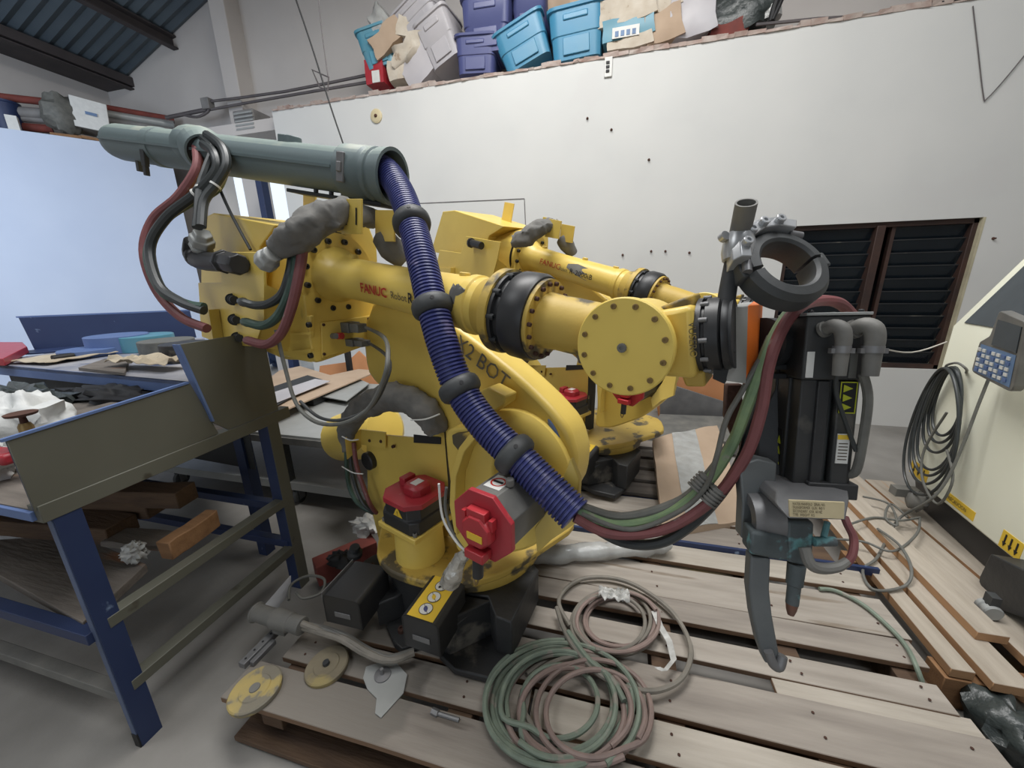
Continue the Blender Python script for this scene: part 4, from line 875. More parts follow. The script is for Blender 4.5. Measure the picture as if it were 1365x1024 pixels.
m = MB(); m.loft([halfr(t, rr_, 0.03, PI - .03) for t, rr_ in prof] , caps=True, closed=True); m.build('upper_shell', 'grey_green', duct)
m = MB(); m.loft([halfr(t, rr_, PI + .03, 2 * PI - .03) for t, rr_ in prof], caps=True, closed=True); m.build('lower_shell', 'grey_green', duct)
m = MB()
for s in (1, -1): m.prism([e0 + dd * .06 + sd * s * (r * .93) - up * .005, e0 + dd * (LN - .2) + sd * s * (r * 1.0) - up * .005, e0 + dd * (LN - .2) + sd * s * (r * 1.09) - up * .005, e0 + dd * .09 + sd * s * (r * 1.09) - up * .005], up * .010)
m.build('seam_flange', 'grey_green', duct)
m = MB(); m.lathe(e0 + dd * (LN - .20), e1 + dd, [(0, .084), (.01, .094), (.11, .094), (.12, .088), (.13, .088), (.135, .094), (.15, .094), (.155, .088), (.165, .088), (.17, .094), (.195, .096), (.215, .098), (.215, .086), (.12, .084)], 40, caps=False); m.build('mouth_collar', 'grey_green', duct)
def clip(t, name='latch', mt='steel_dull', vy=0, s=1.0):
    c = e0 + dd * t + sd * .092; m = MB(); m.box(c + up * vy, (.03 * s, .012, .09 * s), ax=(dd, sd, up)); m.box(c + sd * .008 + up * (vy + .0), (.018 * s, .012, .03 * s), ax=(dd, sd, up)); return m.build(name, mt, duct, bevel=.003)
clip(LN - .145, s=1.1)
def tpx(px):
    return min((i / 400 * LN for i in range(401)), key=lambda t: abs(proj_(e0 + dd * t).x - px))
tl = tpx(214); c = e0 + dd * tl + sd * .07 - up * .06
m = MB(); m.box(c, (.03, .02, .07), ax=(dd, sd, up)); m.box(c - up * .05, (.022, .018, .05), ax=(dd, sd, up)); m.build('hanging_latch', 'black_matte', duct, bevel=.003)
m = MB(); m.box(e0 + dd * tpx(188) - up * .095 + sd * .02, (.022, .02, .05), ax=(dd, sd, up)); m.build('lug', 'rubber', duct, bevel=.003)
m = MB(); m.lathe(e0 + dd * (tl - .02), e1, [(0, r + .001), (.003, r + .004), (.055, r + .004), (.058, r)], 36, caps=False); m.build('clamp_band', 'grey_green', duct)
# hooded side outlet where the hoses leave
hc = e0 + dd * tpx(272) + up * .015
hd = ((CAM - hc).normalized() + dd * .35 - up * .3).normalized()
m = MB(); m.lathe(hc, hc + hd, [(0, .092), (.05, .088), (.085, .078), (.085, .070), (.05, .070)], 28, caps=False)
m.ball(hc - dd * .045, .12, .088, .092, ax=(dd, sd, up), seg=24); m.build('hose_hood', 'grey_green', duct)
m = MB(); m.lathe(hc + hd * .075, hc + hd * .11, [(0, .070), (.002, .070)], 24); m.build('hood_opening', 'ink', duct)
for t, nm in ((LN * .58, 'top_lug'), (LN * .62, 'top_lug')):
    pass
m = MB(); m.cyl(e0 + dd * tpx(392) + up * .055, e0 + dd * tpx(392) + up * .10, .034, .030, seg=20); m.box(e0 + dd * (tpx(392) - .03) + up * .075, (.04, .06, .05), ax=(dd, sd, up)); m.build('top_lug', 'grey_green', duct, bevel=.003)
# black rail below
m = MB(); m.prism([e0 + dd * (LN - .50) - up * (r + .012) + sd * .02, e1 - dd * .02 - up * (r + .012) + sd * .02, e1 - dd * .02 - up * (r + .026) + sd * .02, e0 + dd * (LN - .50) - up * (r + .026) + sd * .02], -sd * .10); m.build('mount_rail', 'black_matte', duct, bevel=.002)
for t in (.36, .28, .22): bolt(e0 + dd * (LN - t) - up * (r + .0), -up, .009, .012, 'black', duct)
# hoses leaving the hood
hoses = (
    ('duct_hose', 'hose_grey', 'thin grey-black hose from the duct hood looping down to the upper elbow-plate fitting', .0185, [(272, 193, 1.62), (286, 205, 1.55), (288, 228, 1.54), (262, 258, 1.55), (222, 290, 1.57), (200, 330, 1.58), (212, 380, 1.56), (240, 402, 1.54), (272, 414, 1.53)], 'hose_black'),
    ('duct_hose', 'hose_red', 'brown-red hose from the duct hood looping farthest left down to the lower fitting', .0185, [(262, 196, 1.65), (262, 225, 1.60), (238, 262, 1.60), (205, 292, 1.62), (192, 335, 1.62), (208, 385, 1.60), (240, 422, 1.57), (276, 438, 1.54)], 'hose_red'),
    ('duct_hose', 'hose_black', 'black hose from the duct hood straight into the silver gland, left one', .0180, [(270, 184, 1.64), (284, 200, 1.58), (276, 226, 1.56), (268, 250, 1.55), (265, 285, 1.53), (263, 304, 1.52)], 'hose_black'),
    ('duct_hose', 'hose_black', 'black hose bowing right from the duct hood before entering the silver gland', .0180, [(276, 180, 1.62), (296, 196, 1.56), (302, 220, 1.54), (288, 246, 1.54), (272, 268, 1.53), (268, 302, 1.51)], 'hose_black'),
    ('green_hose', 'hose_green', 'dark green hose crossing from the right bow to the far left loop', .0165, [(298, 232, 1.56), (286, 254, 1.57), (250, 272, 1.58), (215, 298, 1.6), (197, 340, 1.6), (215, 388, 1.56), (250, 405, 1.54), (272, 409, 1.53)], 'hose_green'))
for nm, mt, lb, r_, pts, mm in hoses:
    m = MB(); m.tube([D(*p) for p in pts], r_, 10, 6); t = tagged(m, nm, mm, lb, 'hose')
    if nm == 'duct_hose' and mm == 'hose_black':
        c = D(*pts[3]); k = D(*pts[4]); m = MB(); m.lathe(c, k, [(0, r_ * 1.15), (.008, r_ * 1.15)], 12); m.build('cable_tie', 'label_white', t)
m = MB(); m.tube([D(292, 250, 1.6), D(308, 285, 1.58), D(334, 333, 1.55)], .006, 6, 3); tagged(m, 'support_rod', 'black_matte', 'thin black rod slanting from the duct down over the yellow rear box', 'rod')

# ================================================================== CORRUGATED HOSE
path = [(500, 222, 1.46), (515, 228, 1.42), (534, 256, 1.36), (549, 298, 1.28), (563, 350, 1.20), (577, 410, 1.15), (592, 464, 1.13), (613, 518, 1.12), (645, 565, 1.09), (688, 608, 1.05), (730, 650, 1.01), (770, 690, .97)]
HP = [D(*p) for p in path]
tmp = MB(); tmp.tube(HP, .01, 4, 40); cl = tmp.last; tmp.bm.free()
acc = [0.0]
for i in range(1, len(cl)): acc.append(acc[-1] + (cl[i] - cl[i - 1]).length)
TL = acc[-1]
def at(s):
    import bisect
    i = min(max(1, bisect.bisect(acc, s)), len(cl) - 1); t = (s - acc[i - 1]) / max(1e-9, acc[i] - acc[i - 1]); return cl[i - 1].lerp(cl[i], t), (cl[i] - cl[i - 1]).normalized()
pitch = .0115; npz = int(TL / pitch); pts = []; rad = []
for i in range(npz):
    for f, rr_ in ((0, .042), (.3, .042), (.42, .048), (.88, .048)):
        pts.append(at((i + f) * pitch)[0]); rad.append(rr_)
m = MB(); m.tube(pts, rad, 20, 1, caps=True); ch = m.build('corrugated_hose', 'hose_blue', ang=20)
tag(ch, 'thick dark blue corrugated hose running from the duct mouth down across the robot', 'hose')
def near_s(px, py):
    best = min(range(len(cl)), key=lambda i: (proj_(cl[i]) - V((px, py))).length); return acc[best]
for (x, y) in ((548, 298), (577, 410), (612, 518), (686, 606)):
    s = near_s(x, y); c, t = at(s)
    m = MB(); m.lathe(c - t * .026, c + t, [(0, .044), (.001, .052), (.008, .060), (.018, .0635), (.034, .0635), (.044, .060), (.051, .052), (.052, .044)], 32); m.build('protector_ring', 'rubber', ch)
    q = (CAM - c).normalized(); q = (q - t * q.dot(t)).normalized(); q = (q + V((0, 0, .6))).normalized(); q = (q - t * q.dot(t)).normalized()
    m = MB(); m.cyl(c + q * .058, c + q * .0645, .006, seg=10); m.build('screw', 'ink', ch)

# ================================================================== HOSE BUNDLE to the gun
hb = (
    ('hose_light_green', .0125, 'pale green hose of the bundle rising to the welding gun', [(770, 682, .99), (820, 700, .98), (880, 690, .97), (932, 655, .93), (972, 600, .88), (1000, 530, .84), (1024, 465, .83), (1046, 425, .84), (1060, 412, .86)]),
    ('hose_red', .0125, 'dull red hose of the bundle curving up and over the gun head', [(766, 690, .98), (815, 712, .97), (885, 706, .95), (948, 668, .91), (992, 612, .86), (1014, 550, .83), (1024, 490, .82), (1042, 440, .82), (1066, 410, .84), (1092, 401, .88), (1118, 404, .90), (1136, 420, .93)]),
    ('hose_grey', .0135, 'grey-brown hose lowest in the bundle between robot and gun', [(775, 676, 1.0), (830, 690, 1.0), (900, 672, .97), (940, 640, .93), (985, 575, .88), (1010, 500, .86), (1030, 450, .87)]),
    ('hose_black', .0130, 'black hose in the middle of the bundle between robot and gun', [(772, 690, 1.0), (828, 722, .98), (885, 722, .96), (940, 682, .93), (985, 620, .89), (1004, 560, .87), (1016, 500, .87)]),
    ('hose_grey', .0060, 'thin grey cable following the hose bundle to the gun', [(775, 685, .98), (840, 706, .96), (905, 682, .94), (940, 650, .9), (955, 610, .86), (968, 560, .85), (990, 520, .84), (1012, 480, .83)]))
for mt, r_, lb, pts in hb:
    m = MB(); m.tube([D(*p) for p in pts], r_, 10, 7); tagged(m, 'gun_hose', mt, lb, 'hose', group='hoses running to the welding gun')
for (p, q, lb) in (((926, 652, .93), (944, 634, .92), 'upper ribbed rubber sleeve on the gun hose bundle'), ((942, 670, .91), (960, 650, .90), 'lower ribbed rubber sleeve on the gun hose bundle')):
    c, e = D(*p), D(*q); prof = []
    for i in range(5): prof += [(i * .009, .021), (i * .009 + .005, .0215), (i * .009 + .0055, .017), (i * .009 + .0085, .017)]
    m = MB(); m.lathe(c, e, prof, 20); tagged(m, 'ribbed_sleeve', 'dusty_grey', lb, 'sleeve', group='ribbed sleeves on the hose bundle')

# ================================================================== WELDING GUN
W0, gd, gn = G['W0'], G['gd'], G['gn']
gun = thing('welding_gun', 'black spot welding gun with transformer hanging at the near robot wrist', 'welding gun', D(1090, 540, .9))
def gp(x, y, d): return D(x, y, d)
# adapter plates: grey and orange
ax3 = (gd, n, gn)
c = W0 + gd * .115
m = MB(); m.lathe(W0 + gd * .052, W0 + gd, [(0, .05), (.004, .07), (.012, .074), (.014, .074)], 40); m.build('adapter_ring', 'black_matte', gun)
m = MB(); m.prism([D(975, 410, .81), D(997, 408, .83), D(994, 512, .83), D(968, 508, .81)], -n * .14); m.build('adapter_plate', 'alu', gun, bevel=.002)
m = MB(); m.prism([D(997, 407, .83), D(1012, 406, .85), D(1006, 512, .85), D(990, 512, .83)], -n * .14); m.build('insulator_plate', 'orange', gun, bevel=.002)
m = MB(); m.lathe(D(1014, 458, .9), D(1050, 458, .93), [(0, .06), (.03, .06), (.032, .05), (.06, .05)], 28); m.build('mount_drum', 'cast_black', gun)
# wrist bar going up: steel pipe stub, chrome clamp, split ring
m = MB(); m.tube([D(965, 470, .80), D(966, 420, .80), D(974, 365, .80), D(984, 320, .80)], [.022, .018, .0165, .0165], 14, 4)
m.prism([D(957, 410, .81), D(975, 408, .81), D(978, 470, .81), D(966, 512, .81), D(950, 505, .81)], -n * .03); m.build('upright_arm', 'black_matte', gun)
p0, p1 = D(984, 322, .80), D(995, 270, .745)
m = MB(); m.lathe(p0, p1, [(0, .020), ((p1 - p0).length, .020), ((p1 - p0).length, .0165), (.02, .0165)], 28, caps=False); m.build('pipe_stub', 'dusty_grey', gun)
m = MB(); m.lathe(D(981, 348, .79), D(987, 310, .79), [(0, .026), (.015, .030), (.04, .030), (.055, .026)], 24); m.build('pipe_collar', 'steel', gun)
m = MB(); m.lathe(D(962, 318, .79), D(972, 310, .77), [(0, .010), (.012, .010)], 12); m.build('clamp_bolt', 'steel', gun)
# split ring clamp
rc = D(1040, 361, .79); e_r = D(1085, 372, .78) - rc; rx_ = .0865
ru = V((1, -.15, -.10)).normalized(); ru = (D(1100, 370, .79) - rc).normalized(); rv = (D(1036, 320, .825) - rc); rv = (rv - ru * rv.dot(ru)).normalized(); rw = ru.cross(rv).normalized()
if rw.z < 0: rw = -rw
R0, R1 = .056, .089
k = 56; rings = []
for i in range(k):
    t = 2 * PI * i / k; d_ = ru * math.cos(t) + rv * math.sin(t)
    rings.append([rc + d_ * R0 + rw * .024, rc + d_ * (R0 + .006) + rw * .029, rc + d_ * (R1 - .01) + rw * .026, rc + d_ * R1 + rw * .014, rc + d_ * R1 - rw * .018, rc + d_ * (R1 - .01) - rw * .028, rc + d_ * (R0 + .004) - rw * .028, rc + d_ * R0 - rw * .022])
def ring_part(i0, i1, nm):
    m = MB(); m.loft([rings[i % k] for i in range(i0, i1 + 1)]); return m.build(nm, 'rubber', gun)
ring_part(4, 31, 'ring_half'); ring_part(32, 59, 'ring_half')
for t0 in (.38, 3.45):
    d_ = ru * math.cos(t0) + rv * math.sin(t0); m = MB(); m.box(rc + d_ * (R1 + .004), (.014, .034, .034), ax=(d_, rw.cross(d_), rw)); m.build('ring_lug', 'rubber', gun, bevel=.004)
# chrome strap linking collar and ring
st = [rc + (ru * math.cos(t) + rv * math.sin(t)) * .086 for t in (1.35, 1.75, 2.15, 2.55, 2.95, 3.3)]
m = MB(); m.loft([[q + rw * .030, q + rw * .040, q + rw * .040 + (q - rc).normalized() * .022, q + rw * .026 + (q - rc).normalized() * .032, q - rw * .018 + (q - rc).normalized() * .022, q - rw * .018 + (q - rc).normalized() * .010] for q in st]); m.build('clamp_strap', 'steel', gun, bevel=.002)
for q in st[1:5]: bolt(q + rw * .041 + (q - rc).normalized() * .01, rw, .010, .010, 'steel', gun)
for q, dq in ((st[0], (st[0] - st[1])), (st[-1], (st[-1] - st[-2]))):
    m = MB(); m.cyl(q - dq.normalized() * .004 + rw * .02, q + dq.normalized() * .024 + rw * .02, .009, seg=12); m.build('clamp_bolt', 'steel_dull', gun)
# transformer body: local frame from picks
o_ = D(1060, 415, .80); gx = (D(1165, 428, .775) - o_); gz = (D(1040, 655, .85) - o_); gz.normalize(); gx = (gx - gz * gx.dot(gz)).normalized(); gy = gx.cross(gz).normalized()
if gy.dot(CAM - o_) < 0: gy = -gy
WX = (D(1163, 425, .775) - D(1076, 420, .80)).length
fo = D(1076, 421, .80)                       # front top left corner
def g(x, y, z_): return fo + gx * x + gz * z_ + gy * y          # x right, y towards viewer, z down
gax = (gx, gy, gz)
def gbox(x0, x1, y0, y1, z0, z1, nm, mt, bev=.003, par=None, lab=None):
    m = MB(); m.box(g((x0 + x1) / 2, (y0 + y1) / 2, (z0 + z1) / 2), (x1 - x0, y1 - y0, z1 - z0), ax=gax); return m.build(nm, mt, par or gun, bevel=bev, label=lab)
gbox(0, WX, -.12, 0, 0, .135, 'head_box', 'gun_black', .004)
gbox(-.002, WX + .002, -.122, .002, -.006, .0, 'head_lid', 'alu', .001)
for x, y in ((.012, -.012), (WX - .012, -.012), (.012, -.108), (WX - .012, -.108)): bolt(g(x, y, -.006), -gz, .005, .006, 'black', gun)
gbox(.006, .052, -.11, -.012, .135, .37, 'side_panel', 'gun_black', .003)
gbox(.0, WX - .002, -.115, -.05, .135, .38, 'transformer_core', 'gun_black', .003)
gbox(.035, .058, -.06, -.004, .137, .375, 'rail', 'cast_black', .002)
gbox(WX - .03, WX - .008, -.06, -.004, .137, .375, 'rail', 'cast_black', .002)
for x, r_, mt in ((.020, .006, 'hose_grey'), (.063, .007, 'hose_black'), (.113, .006, 'hose_black')):
    m = MB(); m.cyl(g(x, -.020, .135), g(x + .0, -.020, .38), r_, seg=12); m.build('tie_rod', mt, gun)
gbox(.072, .106, -.05, -.002, .137, .375, 'centre_bar', 'gun_black', .003)
wp = gbox(.073, .105, -.002, .0, .138, .205, 'warning_strip', 'ink', .0)
for k_ in range(3):
    c = g(.086, .001, .152 + k_ * .020); m = MB(); m.prism([c + gz * -.008 - gx * .007, c + gz * .008 - gx * .007, c + gx * .010], gy * .001); m.build('warning_sign', 'neon_yellow', wp)
m = MB()
for z0_, z1_ in ((.138, .140), (.203, .205)): m.box(g(.089, .0008, (z0_ + z1_) / 2), (.030, .001, .002), ax=gax)
for x in (.0745, .1035): m.box(g(x, .0008, .1715), (.0015, .001, .067), ax=gax)
m.build('strip_border', 'neon_yellow', wp)
lb_ = gbox(.078, .101, -.002, .0, .25, .315, 'data_label', 'label_white', 0)
gbox(.078, .101, .0, .0006, .252, .262, 'label_band', 'label_yellow', 0, lb_)
for k_ in range(6): gbox(.081, .098, .0, .0006, .270 + k_ * .007, .272 + k_ * .007, 'print_line', 'ink_brown', 0, lb_)
ws = gbox(-.0008, .0, -.085, -.06, .26, .345, 'side_strip', 'ink', 0)
for k_ in range(3):
    c = g(-.001, -.072, .285 + k_ * .025); m = MB(); m.prism([c + gz * .009 - gy * .008, c + gz * .009 + gy * .008, c - gz * .009], -gx * .001); m.build('warning_sign', 'neon_yellow', ws)
for x0, z0_ in ((.006, .075), (.085, .075)): gbox(x0, x0 + .014, .0, .0015, z0_, z0_ + .055, 'terminal_label', 'label_white' if x0 < .05 else 'hose_grey', 0)
# two hose elbows on the head box
for x, s_ in ((.044, .9), (.098, 1.05)):
    r_ = .0155 * s_; b_ = [g(x - .012, .0, .03), g(x - .004, .018, .022), g(x + .006, .028, .030), g(x + .010, .030, .052), g(x + .009, .028, .07)]
    m = MB(); m.tube(b_, [r_ * .9, r_, r_ * 1.08, r_, r_ * .95], 16, 5); m.lathe(g(x - .014, 0, .03), g(x - .006, .016, .024), [(0, r_ * 1.2), (.007, r_ * 1.2)], 16); el = m.build('hose_elbow', 'dusty_grey', gun)
    e = g(x + .009, .028, .062); m = MB(); m.lathe(e, e + gz, [(0, r_ * 1.12), (.014, r_ * 1.12)], 18); m.box(e + gx * r_ * 1.2 + gz * .01, (.008, .012, .01), ax=gax); m.box(e - gx * r_ * 1.2 + gz * .01, (.008, .012, .01), ax=gax); m.build('clamp', 'steel_dull', el)
    m = MB(); m.lathe(e, e + gz, [(.012, r_ * .98), (.06, r_ * .85)], 18); m.build('hose_cuff', 'dusty_grey', gun)
m = MB(); m.tube([g(.10, .02, .12), g(.118, .012, .17), g(.120, .008, .25), g(.118, .0, .33), g(.108, -.02, .345)], .0085, 10, 5); m.build('side_hose', 'hose_grey', gun)
m = MB(); m.tube([g(.052, .022, .11), g(.060, .012, .16), g(.085, .006, .22), g(.112, .004, .285)], .0045, 8, 5); m.build('front_cable', 'hose_black', gun)
m = MB(); m.tube([D(1136, 440, .8), D(1168, 461, .8), D(1215, 470, .84), D(1262, 456, .9)], .0016, 5, 5); m.build('white_cord', 'rope', gun)
m = MB(); m.tube([g(WX - .005, -.06, .14), g(WX + .004, -.06, .2), g(WX + .002, -.06, .3)], .006, 8, 3); m.build('red_hose', 'hose_red', gun)
gbox(WX - .006, WX + .016, -.07, -.05, .14, .155, 'stub', 'copper')
# lower plate with name plate
m = MB(); m.prism([D(1036, 655, .80), D(1056, 648, .84), D(1130, 645, .84), D(1133, 668, .80), D(1128, 694, .76), D(1052, 692, .75), D(1034, 672, .78)], -gy * .10); m.build('lower_frame', 'steel_dull', gun, bevel=.004)
gbox(.03, .125, -.07, .004, .36, .395, 'lower_clamp', 'cast_black', .003)
npx = [D(1052, 667, .742), D(1126, 670, .742), D(1125, 692, .745), D(1053, 689, .745)]
m = MB(); m.prism(npx, -gy * .004); npl = m.build('name_plate', 'plate_cream', gun)
ex = (npx[1] - npx[0]).normalized(); ez = (npx[3] - npx[0]).normalized(); ln = (npx[1] - npx[0]).length; lh = (npx[3] - npx[0]).length; ey = ez.cross(ex)
if ey.dot(CAM - npx[0]) < 0: ey = -ey
for r_, (txt) in enumerate(('WATER MANIFOLD  SERIAL NO.', 'TRANSFORMER  GUN  440 V', 'SECONDARY  KVA  60 HZ', 'TYPE  WEIGHT  KG')):
    text(txt, lh * .24, npx[0] + ex * ln * .05 + ez * lh * (.27 + .22 * r_), ex, -ez, 'ink_brown', npl, sx=.62 if r_ else .56, ext=.0008)
# left side frame and pivot arm
m = MB(); m.prism([D(1042, 430, .90), D(1060, 415, .90), D(1050, 640, .90), D(1034, 655, .90), D(1008, 640, .92), D(1012, 560, .92), D(1034, 520, .92)], -gy * .03); m.build('side_frame', 'cast_black', gun, bevel=.004)
for y in (478, 490, 502):
    m = MB(); m.prism([D(1022, y - 4, .88), D(1056, y - 4, .88), D(1054, y + 3, .88), D(1020, y + 3, .88)], -gy * .05); m.build('fin', 'cast_black', gun, bevel=.002)
m = MB(); pc = D(1014, 690, .86); m.lathe(pc - gx * .03, pc + gx, [(0, .055), (.0, .030), (.06, .030), (.06, .055)], 32, caps=False); m.lathe(pc - gx * .03, pc + gx, [(0, .055), (.06, .055)], 32, caps=False); m.build('pivot_bearing', 'steel_dull', gun)
m = MB(); m.prism([D(986, 620, .86), D(1010, 612, .86), D(1036, 618, .86), D(1034, 660, .86), D(1020, 655, .86), D(1004, 690, .86), D(1002, 722, .86), D(988, 718, .86), D(990, 670, .86)], -gy * .04); m.build('pivot_frame', 'arm_grey', gun, bevel=.004)
m = MB(); m.prism([D(985, 620, .93), D(1000, 520, .95), D(1012, 518, .95), D(1016, 560, .93), D(1010, 620, .93)], -gy * .02); m.prism([D(968, 512, .95), D(990, 512, .95), D(992, 600, .95), D(978, 586, .95), D(966, 555, .95)], -gy * .02); m.build('rear_link', 'rust', gun, bevel=.004)
# electrode holders
m = MB(); m.prism([D(1002, 709, .80), D(1052, 716, .80), D(1056, 748, .80), D(1040, 748, .80), D(1000, 740, .80)], -gy * .05); m.build('holder_block', 'verdigris', gun, bevel=.006)
m = MB(); m.prism([D(1050, 695, .80), D(1086, 697, .80), D(1084, 742, .80), D(1076, 757, .80), D(1050, 750, .80)], -gy * .05); m.build('electrode_block', 'verdigris', gun, bevel=.006)
e0_, e1_ = D(1062, 752, .81), D(1054, 820, .81); el_ = (e1_ - e0_).length
m = MB(); m.lathe(e0_, e1_, [(0, .017), (el_ * .4, .0155), (el_ * .42, .0125), (el_ * .78, .012)], 20); m.build('electrode_shank', 'verdigris', gun)
m = MB(); m.lathe(e0_, e1_, [(el_ * .78, .0115), (el_ * .9, .0095), (el_, .006)], 16); m.build('electrode_tip', 'copper', gun)
arm = [D(1010, 738, .82), D(1008, 780, .82), D(1012, 815, .82), D(1019, 850, .82), D(1026, 876, .82)]
m = MB(); rr_ = []
for i, q in enumerate(arm):
    wv = (.019, .0195, .019, .018, .015)[i]; dirv = (arm[min(i + 1, 4)] - arm[max(i - 1, 0)]).normalized(); sx_ = gy.cross(dirv).normalized(); rr_.append([q + sx_ * wv - gy * .016, q + sx_ * wv + gy * .016, q - sx_ * wv + gy * .016, q - sx_ * wv - gy * .016])
m.loft(rr_); m.build('lower_electrode_arm', 'arm_grey', gun, bevel=.004)
m = MB(); m.tube([D(1024, 868, .80), D(1030, 884, .80), D(1038, 888, .80), D(1043, 874, .80)], [.009, .010, .011, .0095], 12, 5); m.build('electrode_hook', 'steel_dull', gun)
m = MB(); m.tube([D(1072, 730, .78), D(1080, 752, .77), D(1096, 758, .77), D(1116, 756, .77), D(1130, 748, .77)], [.011, .011, .011, .010, .008], 10, 5); m.build('copper_pipe', 'dusty_grey', gun)
m = MB(); m.tube([D(1126, 753, .77), D(1136, 740, .77), D(1138, 718, .78), D(1130, 700, .79), D(1126, 690, .80)], .0075, 10, 5); m.build('red_hose', 'hose_red', gun)
m = MB(); m.cyl(D(1084, 722, .8), D(1112, 722, .8), .010, seg=12); m.cyl(D(1098, 716, .8), D(1103, 696, .81), .006, seg=10); m.build('side_valve', 'verdigris', gun)
# ================================================================== BLUE WORKBENCH (near left)
BX = -1.57
def X(px, py, x=BX): return XP(px, py, x)
bench = thing('blue_workbench', 'blue steel workbench with olive-grey side panels, nearest at the left edge', 'workbench', (-2.2, 1.0, 0))
T_ = .006
def sheetX(pts, nm, mo, mi):
    m = MB(); m.prism([V(p) for p in pts], (-T_, 0, 0)); o = m.build(nm, mo, bench, bevel=.001, seg=1)
    m = MB(); m.prism([V(p) + V((-T_, 0, 0)) for p in pts], (-.002, 0, 0)); m.build(nm + '_inside', mi, bench)
zT = 1.205; zM = .985
sheetX([(BX, .575, zM), (BX, .575, zT), (BX, 1.06, 1.235), (BX, 1.12, 1.0)], 'side_panel', 'olive_paint', 'blue_paint')
sheetX([(BX + .004, 1.10, 1.06), (BX + .004, 1.045, 1.385), (BX + .004, 1.42, 1.385), (BX + .004, 1.42, 1.0), (BX + .004, 1.16, 1.0)], 'end_panel', 'olive_paint', 'blue_paint')
m = MB(); m.box((BX - .02, 1.03, 1.0 - .03), (.05, .90, .055)); m.build('top_rail', 'olive_paint', bench, bevel=.002)
m = MB(); m.box((BX - .003, .81, 1.222), (.012, .49, .008), ax=(V((1, 0, 0)), V((0, 1, .06)).normalized(), V((0, 0, 1)))); m.build('panel_lip', 'blue_light', bench)
m = MB(); m.prism([(BX + .012, 1.044, 1.385), (BX + .012, 1.10, 1.06), (BX + .012, 1.108, 1.06), (BX + .012, 1.053, 1.385)], (-.03, 0, 0)); m.build('panel_edge', 'blue_light', bench)
def legL(x, y, z1, sx, sy, nm='leg'):
    """angle-iron leg, open to the side given by signs"""
    w_, t = .062, .006
    m = MB(); m.box((x + sx * w_ / 2, y, z1 / 2), (w_, t, z1)); m.build(nm, 'blue_light', bench, bevel=.001)
    m = MB(); m.box((x, y + sy * w_ / 2, z1 / 2), (t, w_, z1)); m.build(nm + '_flange', 'blue_paint' , bench, bevel=.001)
m = MB(); m.box((BX - .014, .60, .485), (.022, .006, .97)); m.build('leg', 'leg_light', bench, bevel=.001)
m = MB(); m.box((BX - .012, .63, .03), (.026, .07, .06)); m.build('foot', 'ink', bench)
m = MB(); m.box((BX, .632, .48), (.006, .064, .97)); m.build('leg_face', 'blue_paint', bench)
for y in (1.375,):
    m = MB(); m.box((BX, y, .48), (.008, .06, .96)); m.build('leg', 'olive_paint', bench)
    m = MB(); m.box((BX - .03, y - .028, .48), (.06, .006, .96)); m.build('leg_flange', 'blue_paint', bench)
for x in (-4.3,):
    for y in (.60, 1.38):
        m = MB(); m.box((x, y, .48), (.05, .05, .96)); m.build('leg', 'blue_paint', bench)
for zz_, mt in ((.50, 'olive_paint'), (.225, 'olive_paint')):
    m = MB(); m.box((BX - .02, 1.0, zz_ + .025), (.05, .74, .04)); m.build('side_rail', mt, bench, bevel=.002)
for y, z_, mt in ((1.36, .28, 'blue_paint'), (.62, .22, 'dusty_grey'), (1.36, .50, 'blue_paint'), (.60, .50, 'blue_paint')):
    m = MB(); m.box((-2.95, y, z_), (2.72, .04, .04)); m.build('long_rail', mt, bench, bevel=.002)
m = MB(); m.box((-2.95, .595, .965), (2.72, .05, .03)); m.build('front_rail', 'blue_light', bench, bevel=.002)
m = MB(); m.box((-2.95, .98, .978), (2.72, .80, .012)); m.build('bench_top', 'wood_grey', bench)
m = MB(); m.box((-2.45, 1.01, .49), (1.75, .82, .012)); m.build('lower_shelf', 'wood_grey', bench) if False else m.bm.free()
# stored timbers on the rails
def beam(p0, p1, w_, h_, mt, label, nm='timber', cat='timber', roll=0, jit=.004, group='timbers under the blue workbench'):
    p0, p1 = V(p0), V(p1); d = (p1 - p0).normalized(); s = V((0, 0, 1)).cross(d).normalized(); t = d.cross(s); m = MB(); N = 6; rings = []
    c_, s_ = math.cos(roll), math.sin(roll); s, t = s * c_ + t * s_, t * c_ - s * s_
    for i in range(N + 1):
        p = p0.lerp(p1, i / N); rings.append([p + s * a_ * w_ / 2 + t * b_ * h_ / 2 + V((0, random.uniform(-jit, jit), random.uniform(-jit, jit))) for a_, b_ in ((-1, -1), (1, -1), (1, 1), (-1, 1))])
    m.loft(rings); return tagged(m, nm, mt, label, cat, group=group, bevel=.004, seg=1)
z5 = .535
def S5(px, py, z_=z5): return Z(px, py, z_)
beam(S5(-30, 668, .60), S5(212, 672, .60), .12, .09, 'wood_old', 'dark round-edged timber lying in the middle of the pile under the blue workbench')
beam(S5(40, 655, .66), S5(250, 660, .66), .10, .08, 'wood_old', 'upper dark timber of the pile reaching farthest right under the workbench')
beam(S5(-30, 690, .565), S5(165, 705, .565), .13, .08, 'wood_old', 'timber with an orange sawn end behind the white crumpled plastic')
beam(S5(220, 735, .585), S5(285, 690, .585), .06, .08, 'wood_raw', 'short orange-brown wood block with a split face on the rail')
beam(S5(150, 716, .55), S5(250, 722, .55), .10, .03, 'wood_grey', 'flat grey board end in front of the white crumpled plastic')
pts = [S5(-60, 735, .53), S5(110, 715, .53), S5(190, 748, .53), S5(182, 768, .53), S5(100, 830, .53), S5(60, 802, .53), S5(-60, 730, .53)]
